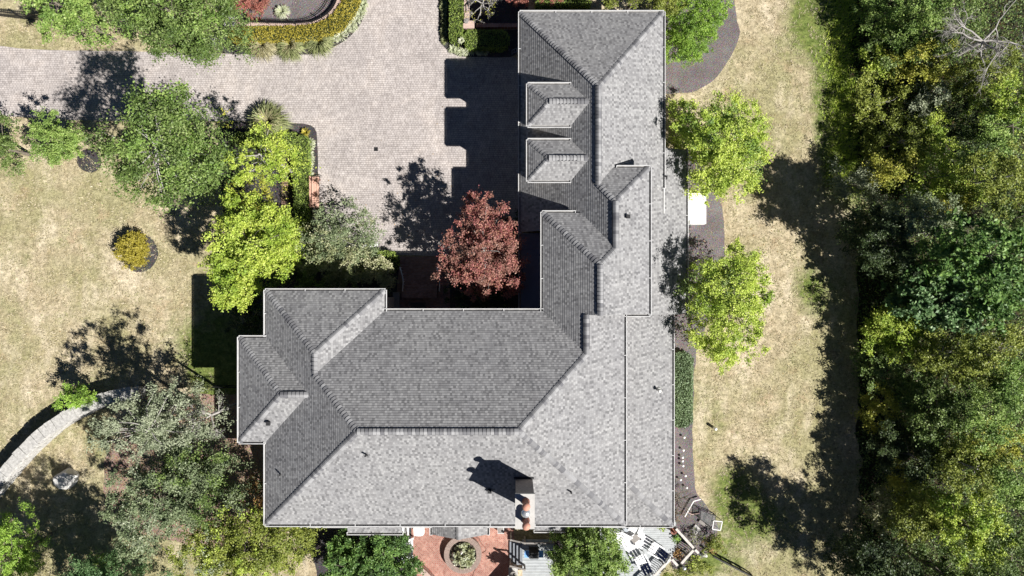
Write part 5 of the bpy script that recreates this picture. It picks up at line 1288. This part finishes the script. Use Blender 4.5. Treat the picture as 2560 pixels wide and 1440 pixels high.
g = G(); g.tube([W(1185, 1338, .04), W(1197, 1345, .035), W(1204, 1360, .035), W(1216, 1372, .035), W(1214, 1378, .035), W(1206, 1382, .035)], .018, 6); ho = mk("garden_hose", g, MAT['hose'], None, True); props(ho, "thin red-brown hose on the patio beside the planter", "hose")
g = G(); g.tube([W(1190, 1420, .035), W(1184, 1432, .035), W(1180, 1450, .035)], .014, 6); ho = mk("cable", g, MAT['hose'], None, True); props(ho, "short dark cable on the bricks at the bottom edge", "cable")
# white table and slatted chair by the wall
q = W(1047, 1326, .7); root = empty("patio_table", Vector((q.x, q.y, 0)), "white round-ended table against the house wall on the patio", "table")
g = G(); a = M(14, .7); g.prism([(q.x - a, q.y + .36), (q.x + a, q.y + .36), (q.x + a, q.y - .2), (q.x + a * .75, q.y - .34), (q.x + a * .3, q.y - .39), (q.x - a * .3, q.y - .39), (q.x - a * .9, q.y - .34)], .66, .70); mk("table_top", g, MAT['white'], root)
for sx in (-1, 1):
    for sy in (-1, 1): g = G(); g.bar((q.x + sx * .27, q.y + sy * .25, .02), (q.x + sx * .27, q.y + sy * .25, .66), .05, .05); mk("leg", g, MAT['white'], root)
def slat_chair(name, label, px, py, rz, mat='cushion', n=3, backlen=.75, seat=.75, wd=.62, group=None, zc=.32, shade_mat=None, z0=.30):
    """low slatted lounge chair: seat slats, reclined back slats, arms, legs; faces local -y"""
    q = W(px, py, z0 + zc); o = Vector((q.x, q.y, z0)); root = empty(name, o, label, "chair", group)
    m = Matrix.Translation(o) @ Matrix.Rotation(rz, 4, 'Z')
    sw = wd / n
    def part(nm, pts, w, h, mt):
        g = G(); a, b = [m @ Vector(p) for p in pts]; side = (m.to_3x3() @ Vector((1, 0, 0)))
        d = (b - a).normalized(); nn = side.cross(d).normalized()
        vs = [p + side * sa * w / 2 + nn * sn * h / 2 for p in (a, b) for sa, sn in ((-1, -1), (1, -1), (1, 1), (-1, 1))]
        g.add(vs, [[0, 1, 2, 3], [7, 6, 5, 4], [0, 4, 5, 1], [1, 5, 6, 2], [2, 6, 7, 3], [3, 7, 4, 0]]); return mk(nm, g, MAT[mt], root)
    for k in range(n):
        x = -wd / 2 + sw * (k + .5)
        part("seat_slat", [(x, -seat / 2, .40), (x, seat / 2 - .03, .28)], sw * .74, .05, mat)
        part("back_slat", [(x, seat / 2, .30), (x, seat / 2 + backlen * .62, .30 + backlen * .78)], sw * .74, .05, shade_mat or mat)  # optional dark material paints the back slats as shaded
        if shade_mat: part("back_slat_cap", [(x, seat / 2 + backlen * .55, .36 + backlen * .70), (x, seat / 2 + backlen * .7, .36 + backlen * .88)], sw * .76, .05, mat)
    for s in (-1, 1):
        part("arm", [(s * (wd / 2 + .06), -seat / 2, .56), (s * (wd / 2 + .06), seat / 2 + .1, .54)], .09, .03, mat)
        part("leg", [(s * (wd / 2 + .05), -seat / 2 + .04, 0), (s * (wd / 2 + .05), -seat / 2 + .05, .55)], .05, .06, mat)
        part("leg", [(s * (wd / 2 + .05), seat / 2 + .04, 0), (s * (wd / 2 + .05), seat / 2 + .05, .53)], .05, .06, mat)
    return root
slat_chair("slatted_chair", "white slatted chair left of the patio table", 1008, 1328, 0, z0=.02)
# white steps and rail left of the patio
ws = empty("garden_steps", W(1018, 1372), "pale boarded garden steps left of the brick patio", "steps")
for k in range(5):
    a, b = W(1006 + k * 6, 1352 - k * .8, .3 + .06 * k), W(1006 + k * 6, 1402, .3 + .06 * k); g = G(); g.bar(a, b, .15, .04); mk("board", g, MAT['fence_w'], ws)
g = G(); g.bar(W(1000, 1358, .8), W(1034, 1346, .8), .09, .08); mk("rail", g, MAT['white'], ws)
for px, py in ((1002, 1357), (1032, 1347)):
    q = W(px, py, .4); g = G(); g.bar((q.x, q.y, 0), (q.x, q.y, .78), .08, .08); mk("post", g, MAT['white'], ws)
q = W(1033, 1404, .3); g = G(); g.lathe((q.x, q.y, .02), [(.16, 0), (.22, .3), (.24, .32), (.2, .32), (.18, .26)], 16); pt = mk("clay_pot", g, MAT['timber_g'], None, True); props(pt, "dark pot at the patio's left edge below the steps", "pot")
q = W(1012, 1408, .35); g = G(); g.lathe((q.x, q.y, .0), [(.13, 0), (.18, .26), (.2, .28), (.16, .28)], 16); pt = mk("clay_pot", g, MAT['white'], None, True); props(pt, "small white pot beside the dark pot at the patio's left edge", "pot")
# white planter box by the wall
q = W(1252, 1323, .6); g = G(); g.box((q.x, q.y, .3), (.42, .62, .6)); bx = mk("planter_box", g, MAT['white']); props(bx, "white box planter against the wall right of the porch roof", "planter")
g = G(); g.box((q.x, q.y, .605), (.36, .56, .02)); mk("soil", g, MAT['timber_g'], bx)
# grill deck
gd = empty("grill_deck", W(1330, 1400), "weathered grey deck with steps beside the patio", "deck")
for k in range(13):
    a, b = W(1306, 1352 + k * 7.4, .55), W(1385, 1352 + k * 7.4, .55); g = G(); g.bar(a, b, .175, .04); mk("board", g, MAT['deck'], gd)
for k in range(4):
    z = .12 + k * .14; a, b = W(1278 + k * 8.6, 1354, z), W(1278 + k * 8.6, 1412, z); g = G(); g.bar(a, b, .21, .05); mk("step", g, MAT['deckdark'], gd)
for (x0_, y0_), (x1_, y1_) in (((1277, 1350), (1312, 1358)), ((1312, 1358), (1385, 1359)), ((1276, 1415), (1312, 1424))):
    g = G(); g.bar(W(x0_, y0_, 1.2), W(x1_, y1_, 1.35), .10, .06); mk("rail", g, MAT['timber_g'], gd)
for (x_, y_) in ((1277, 1350), (1312, 1358), (1383, 1359), (1276, 1415), (1312, 1424)):
    q = W(x_, y_, 1.25); g = G(); g.bar((q.x, q.y, 0), (q.x, q.y, 1.3), .11, .11); mk("post", g, MAT['timber_g'], gd)
q = W(1335, 1388, 1.5); o = Vector((q.x, q.y, .58)); grl = empty("gas_grill", o, "gas grill with two side shelves on the deck", "grill")
g = G(); g.box((q.x, q.y, 1.0), (.62, .5, .62)); mk("cart", g, MAT['vent'], grl)
g = G(); pr = [(-.24, 0), (-.25, .14), (-.17, .27), (0, .31), (.17, .27), (.25, .14), (.24, 0)]
vs = [Vector((q.x + x, q.y + y, 1.315 + z)) for x in (-.30, .30) for y, z in pr]; g.add(vs, [[i, i + 7, i + 8, i + 1] for i in range(6)] + [list(range(7)), list(range(13, 6, -1))]); hd = mk("hood", g, MAT['vent'], grl)
g = G(); g.tube([(q.x - .25, q.y - .31, 1.42), (q.x + .25, q.y - .31, 1.42)], .018, 6); mk("handle", g, MAT['steel'], hd)
for s in (-1, 1):
    g = G(); g.box((q.x + s * .47, q.y, 1.30), (.30, .46, .04)); mk("side_shelf", g, MAT['skysteel'], grl)
for sx in (-1, 1):
    for sy in (-1, 1): g = G(); g.bar((q.x + sx * .27, q.y + sy * .2, .58), (q.x + sx * .27, q.y + sy * .2, .7), .05, .05); mk("leg", g, MAT['vent'], grl)
g = G()
for k in range(3): g.box((q.x - .18 + k * .18, q.y - .27, 1.18), (.05, .04, .05))
mk("knob", g, MAT['steel'], grl)
q = W(1283, 1430, 1.0); bp = empty("brick_pier", Vector((q.x, q.y, 0)), "brick pier holding an urn at the patio's lower right", "pier")
g = G(); g.box((q.x, q.y, .5), (.5, .5, 1.0)); mk("shaft", g, MAT['wallbrick'], bp); g = G(); g.box((q.x, q.y, 1.04), (.62, .62, .08)); mk("cap", g, MAT['stone'], bp)
g = G(); g.lathe((q.x, q.y, 1.082), [(.14, 0), (.08, .08), (.2, .26), (.22, .36), (.17, .36)], 14); ur = mk("urn", g, MAT['timber_g'], None, True); props(ur, "grey urn on the brick pier at the patio's lower right", "urn")
grass_clump("dracaena_plant", "spiky plant growing in the urn on the brick pier", 1284, 1433, 16, .5, 'blade', 50, .03, cat="plant", z=1.42, droop=.4)
lw2 = empty("brick_wall", W(1270, 1440), "low brick wall running off the bottom edge beside the patio", "wall")
g = G(); g.bar(W(1283, 1436, .35), W(1235, 1490, .35), .35, .7); mk("wall", g, MAT['wallbrick'], lw2)
g = G(); g.bar(W(1283, 1436, .74), W(1235, 1490, .74), .42, .07); mk("coping", g, MAT['stone'], lw2)
# arched planter wall at the left of the patio's bottom
lw3 = empty("brick_wall", W(1060, 1440), "curved brick wall at the patio's lower left corner", "wall")
pp = chaikin([W(x, y, .6).to_2d() for x, y in [(1042, 1412), (1052, 1424), (1070, 1440), (1095, 1470)]], 2, False)
g = G()
for a, b in zip(pp[:-1], pp[1:]): g.bar((a.x, a.y, .3), (b.x, b.y, .3), .3, .6)
mk("wall", g, MAT['wallbrick'], lw3)
for a, b in zip(pp[:-1], pp[1:]):
    g = G(); g.bar((a.x, a.y, .64), (b.x, b.y, .64), .36, .07); mk("coping", g, MAT['pinkbrick'], lw3)

# ------------------------------------------------------------------ lounge deck at the bottom right
DZ = .30
ld = empty("lounge_deck", W(1610, 1380), "weathered grey deck with white chairs at the bottom right", "deck")
dv = [W(x, y, DZ) for x, y in ((1500, 1300), (1690, 1300), (1692, 1378), (1640, 1450), (1560, 1460), (1500, 1460))]
y = dv[1].y; k = 0
yend = W(0, 1458, DZ).y
def xr_at(yy):
    y1_, y2_ = dv[2].y, dv[3].y
    if yy >= y1_: return dv[1].x
    t = min(1, (y1_ - yy) / (y1_ - y2_)); return dv[2].x + (dv[3].x - dv[2].x) * t
while y > yend:
    g = G(); xr_ = xr_at(y - .07); g.bar((dv[0].x, y - .07, DZ - .02), (xr_, y - .07, DZ - .02), .128, .04); mk("board", g, MAT['deck'], ld); y -= .138
g = G(); g.prism([(v.x, v.y) for v in (dv[0], dv[1], dv[2], dv[3], dv[4], dv[5])], 0, DZ - .05); mk("base", g, MAT['timber_g'], ld)
rp = [W(x, y, DZ) for x, y in ((1580, 1309), (1632, 1350), (1576, 1394), (1551, 1356))]
g = G(); g.prism([(v.x, v.y) for v in rp], DZ + .004, DZ + .014); rg = mk("outdoor_rug", g, MAT['rug']); props(rg, "pale outdoor rug laid askew on the lounge deck", "rug")
CH = "white slatted chairs on the lounge deck"
slat_chair("lounge_chair", "white slatted lounge chair nearest the roof edge", 1589, 1318, math.radians(-32), z0=DZ, group=CH, n=4)
slat_chair("lounge_chair", "white slatted lounge chair at the rug's left side", 1561, 1348, math.radians(62), z0=DZ, group=CH, n=4)
slat_chair("lounge_chair", "white lounge chair with shade-painted back right of the glass table", 1637, 1372, math.radians(-122), z0=DZ, group=CH, shade_mat='navy')
slat_chair("lounge_chair", "white lounge chair with shade-painted back nearest the bottom edge", 1604, 1400, math.radians(-152), z0=DZ, group=CH, shade_mat='navy')
def box_table(name, label, px, py, rz, sx, sy, h, topmat, z0):
    q = W(px, py, z0 + h); o = Vector((q.x, q.y, z0)); root = empty(name, o, label, "table"); m = Matrix.Rotation(rz, 3, 'Z')
    g = G(); g.box((q.x, q.y, z0 + h - .02), (sx, sy, .04), rz); mk("table_top", g, MAT[topmat], root)
    for a in (-1, 1):
        for b in (-1, 1):
            p = m @ Vector((a * (sx / 2 - .05), b * (sy / 2 - .05), 0)); g = G(); g.bar((q.x + p.x, q.y + p.y, z0 + .002), (q.x + p.x, q.y + p.y, z0 + h - .042), .045, .045); mk("leg", g, MAT['vent'], root)
    return root
box_table("coffee_table", "grey glass-topped coffee table on the pale rug", 1588, 1347, math.radians(38), .55, .42, .4, 'timber_g', DZ + .015)
box_table("coffee_table", "low white table on the rug's shaded half", 1599, 1361, math.radians(38), .62, .32, .35, 'cushion', DZ + .015)
q = W(1566, 1323, .75); root = empty("side_table", Vector((q.x, q.y, DZ)), "small round black-rimmed table by the lounge deck's wall", "table")
g = G(); g.lathe((q.x, q.y, DZ + .42), [(.20, 0), (.20, .03)], 20); mk("table_top", g, MAT['steel'], root)
g = G(); g.tube([(q.x + .21 * math.cos(t), q.y + .21 * math.sin(t), DZ + .44) for t in [2 * math.pi * k / 20 for k in range(21)]], .022, 6, False); mk("rim", g, MAT['iron'], root)
for k in range(3):
    t = 2.1 * k; g = G(); g.tube([(q.x + .16 * math.cos(t), q.y + .16 * math.sin(t), DZ + .42), (q.x + .2 * math.cos(t), q.y + .2 * math.sin(t), DZ + .002)], .014, 5); mk("leg", g, MAT['iron'], root)
def potted(name, label, px, py, r, h, mat, leafm, z0=0.0, pr=9):
    q = W(px, py, h + z0); root = empty(name, Vector((q.x, q.y, z0)), label, "potted plant"); rr = M(r)
    g = G(); g.lathe((q.x, q.y, z0 + .002), [(rr * .65, 0), (rr * .95, h * .85), (rr, h * .86), (rr, h), (rr * .85, h), (rr * .8, h * .9)], 16); mk("pot", g, MAT[mat], root, True)
    rng = np.random.default_rng(int(px + py)); n = 110
    P = rng.normal(size=(n, 3)) * np.array([M(pr) * .5, M(pr) * .5, .1]) + np.array([0, 0, h + .14])
    me = leaves_mesh("foliage", P, .13, rng, .8, .5); me.materials.append(L[leafm]); link_mesh("foliage", me, root, ORG[root.name])
    return root
potted("potted_plant", "black pot with dark leaves at the deck's house wall", 1550, 1312, 8, .4, 'vent', 'dark', DZ, 8)
potted("potted_plant", "lime-leaved plant in a pot beside the deck corner post", 1655, 1316, 7, .3, 'pot', 'lime', DZ, 10)
potted("potted_plant", "pink clay pot on the deck's right edge", 1684, 1328, 8, .45, 'pot', 'barberry', DZ, 4)
potted("potted_plant", "green potted plant below the pink clay pot", 1690, 1345, 7, .3, 'deckdark', 'conifer', DZ - .28, 11)
potted("potted_plant", "rust-leaved potted plant by the lower timber rails", 1694, 1382, 7, .3, 'pot', 'rust', .02, 12)
def rail_of(name, label, pts, h, w=.16, mat='timber', posts=True):
    P = [W(x, y, h) for x, y in pts]; root = empty(name, Vector((P[0].x, P[0].y, 0)), label, "rail")
    for a, b in zip(P[:-1], P[1:]):
        g = G(); g.bar(a, b, w, .07); mk("rail", g, MAT[mat], root)
    if posts:
        for p in P: g = G(); g.bar((p.x, p.y, 0), (p.x, p.y, h - .036), .1, .1); mk("post", g, MAT['timber_g'], root)
        for a, b in zip(P[:-1], P[1:]):
            n = max(2, int((b - a).length / .14))
            for k in range(1, n):
                p = a.lerp(b, k / n); g = G(); g.bar((p.x, p.y, .05), (p.x, p.y, h - .036), .035, .035); mk("baluster", g, MAT['timber_g'], root)
    return root
rail_of("timber_rail", "pale timber rail slanting from the roof corner", [(1690, 1322), (1712, 1346), (1734, 1370)], .95)
rail_of("timber_rail", "short pale timber rail at the end of the slanting one", [(1738, 1374), (1746, 1383)], .8)
rail_of("timber_rail", "pale timber rail at the bottom edge under the chairs", [(1677, 1398), (1660, 1414), (1634, 1442), (1610, 1465)], .95)
rail_of("timber_rail", "pale rail crossing below the rust-leaved plant", [(1680, 1398), (1694, 1414)], .9)
rail_of("timber_rail", "pale timber rail leaning toward the lawn at the bottom right", [(1733, 1376), (1718, 1392), (1704, 1408)], .8)
rail_of("white_pipe", "white bent pipe lying by the dead branches", [(1752, 1248), (1734, 1253), (1722, 1274), (1712, 1292)], .25, .06, 'white', False)
rail_of("white_pipe", "pinkish pipe leading to the wire crate", [(1718, 1280), (1730, 1286), (1748, 1283)], .1, .05, 'pinkbrick', False)
rail_of("timber_edge", "grey timber edge between the crate and the rails", [(1748, 1302), (1780, 1324)], .12, .2, 'timber_g', False)
# wire crate
q = W(1778, 1298, .4); wc = empty("wire_crate", Vector((q.x, q.y, 0)), "grey wire mesh crate with a white frame on the grass", "crate")
A, B = W(1752, 1278, .5), W(1801, 1312, .5)
cr = [W(x, y, .5) for x, y in ((1752, 1276), (1790, 1290), (1782, 1320), (1751, 1298))]
for i in range(4):
    a, b = cr[i], cr[(i + 1) % 4]
    for z in (.04, .5):
        g = G(); g.bar((a.x, a.y, z), (b.x, b.y, z), .03, .03); mk("frame_bar", g, MAT['vent'], wc)
    g = G(); g.bar((a.x, a.y, .0), (a.x, a.y, .52), .03, .03); mk("corner_bar", g, MAT['vent'], wc)
g = G()
for k in range(1, 12):
    t = k / 12; g.bar(cr[0].lerp(cr[1], t), cr[3].lerp(cr[2], t), .012, .012)
    a, b = cr[0].lerp(cr[3], t), cr[1].lerp(cr[2], t); g.bar(a, b, .012, .012)
mk("wire_mesh", g, MAT['meshgrey'], wc)
fr = [W(x, y, .55) for x, y in ((1784, 1302), (1806, 1304), (1801, 1326), (1781, 1323))]
for i in range(4):
    g = G(); g.bar(fr[i], fr[(i + 1) % 4], .05, .04); mk("white_frame", g, MAT['white'], wc)
    g = G(); g.bar((fr[i].x, fr[i].y, 0), (fr[i].x, fr[i].y, .53), .035, .035); mk("leg", g, MAT['white'], wc)
g = G()
for k in range(1, 9):
    t = k / 9; g.bar(fr[0].lerp(fr[1], t), fr[3].lerp(fr[2], t), .01, .01); g.bar(fr[0].lerp(fr[3], t), fr[1].lerp(fr[2], t), .01, .01)
mk("wire_mesh", g, MAT['meshgrey'], wc)
g = G(); sp = [W(x, y, .1).to_2d() for x, y in ((1739, 1311), (1753, 1324), (1738, 1338), (1725, 1326))]; g.prism(sp, .018, .12); sl = mk("stone_slab", g, MAT['stone']); props(sl, "pale square slab among the dead stems by the crate", "slab")
q = W(1711, 1421, .4); g = G(); g.lathe((q.x, q.y, 0), [(.03, 0), (.03, .32), (.13, .36), (.14, .42), (.05, .5)], 14); gl = mk("gazing_ball", g, MAT['steel'], None, True); props(gl, "pale round garden globe near the bottom rails", "garden globe")
boulder("stone", "white stone block by the lower handrail end", 1762, 1388, 9, 6, .3, -.4, 21)
bare_tree("dead_shrub", "leafless shrub with long stems at the house's lower right corner", 1700, 1255, 1.1, 48, 'bark', None, 0, seed=41, depth=3, stems=7, cat="shrub")
bare_tree("dead_shrub", "tangle of grey dead stems round the pale slab", 1742, 1345, .5, 34, 'bark_pale', 'olive', 120, .09, seed=42, depth=3, stems=9, cat="shrub")
tree("cotoneaster_shrub", "mixed green and brown low shrub below the wire crate", "shrub", [(1785, 1355, 20, .5), (1775, 1375, 18, .5), (1795, 1380, 16, .5)], 'olive', .10, 280, .16, trunk_r=.02, extra=[('rust', [(1782, 1360, 24, .5)], 60, .09)])
tree("cotoneaster_shrub", "weedy green growth below the lower timber rails", "shrub", [(1740, 1415, 22, .4), (1710, 1440, 20, .35), (1760, 1430, 22, .35), (1680, 1440, 18, .35)], 'olive', .10, 190, .16, trunk_r=.02, extra=[('lime', [(1735, 1400, 20, .4)], 60, .1)])
bare_tree("dead_vine", "dry brown stems beside the wall above the roof corner", 1692, 1290, .6, 30, 'bark', 'rust', 90, .08, seed=43, depth=3, stems=8, cat="shrub")
bare_tree("twiggy_shrub", "small leafless twiggy plant in the lawn left of the glossy shrub", 760, 1392, .8, 26, 'bark_pale', None, 0, seed=44, depth=2, stems=6, cat="shrub")
# fallen leaves on walks and lawn
def litter():
    rng = np.random.default_rng(5); C = []
    for (cx, cy, sx, sy, n) in ((1090, 560, 80, 60, 60), (820, 560, 60, 60, 60), (700, 480, 60, 60, 140), (1200, 700, 90, 60, 160), (330, 800, 200, 200, 70), (1880, 600, 60, 200, 70), (2000, 600, 70, 250, 60), (1130, 330, 120, 120, 20), (1720, 600, 35, 120, 60), (600, 1120, 40, 60, 60)):
        for _ in range(n):
            q = W(rng.normal(cx, sx), rng.normal(cy, sy)); C.append((q.x, q.y, .03))
    me = leaves_mesh("fallen_leaves", np.array(C), .09, rng, 2.5, .6); me.materials.append(L['rust'])
    o = link_mesh("fallen_leaves", me, None, Vector((0, 0, 0))); props(o, "dry leaves scattered over paving and lawn", "leaves", kind="stuff")
litter()
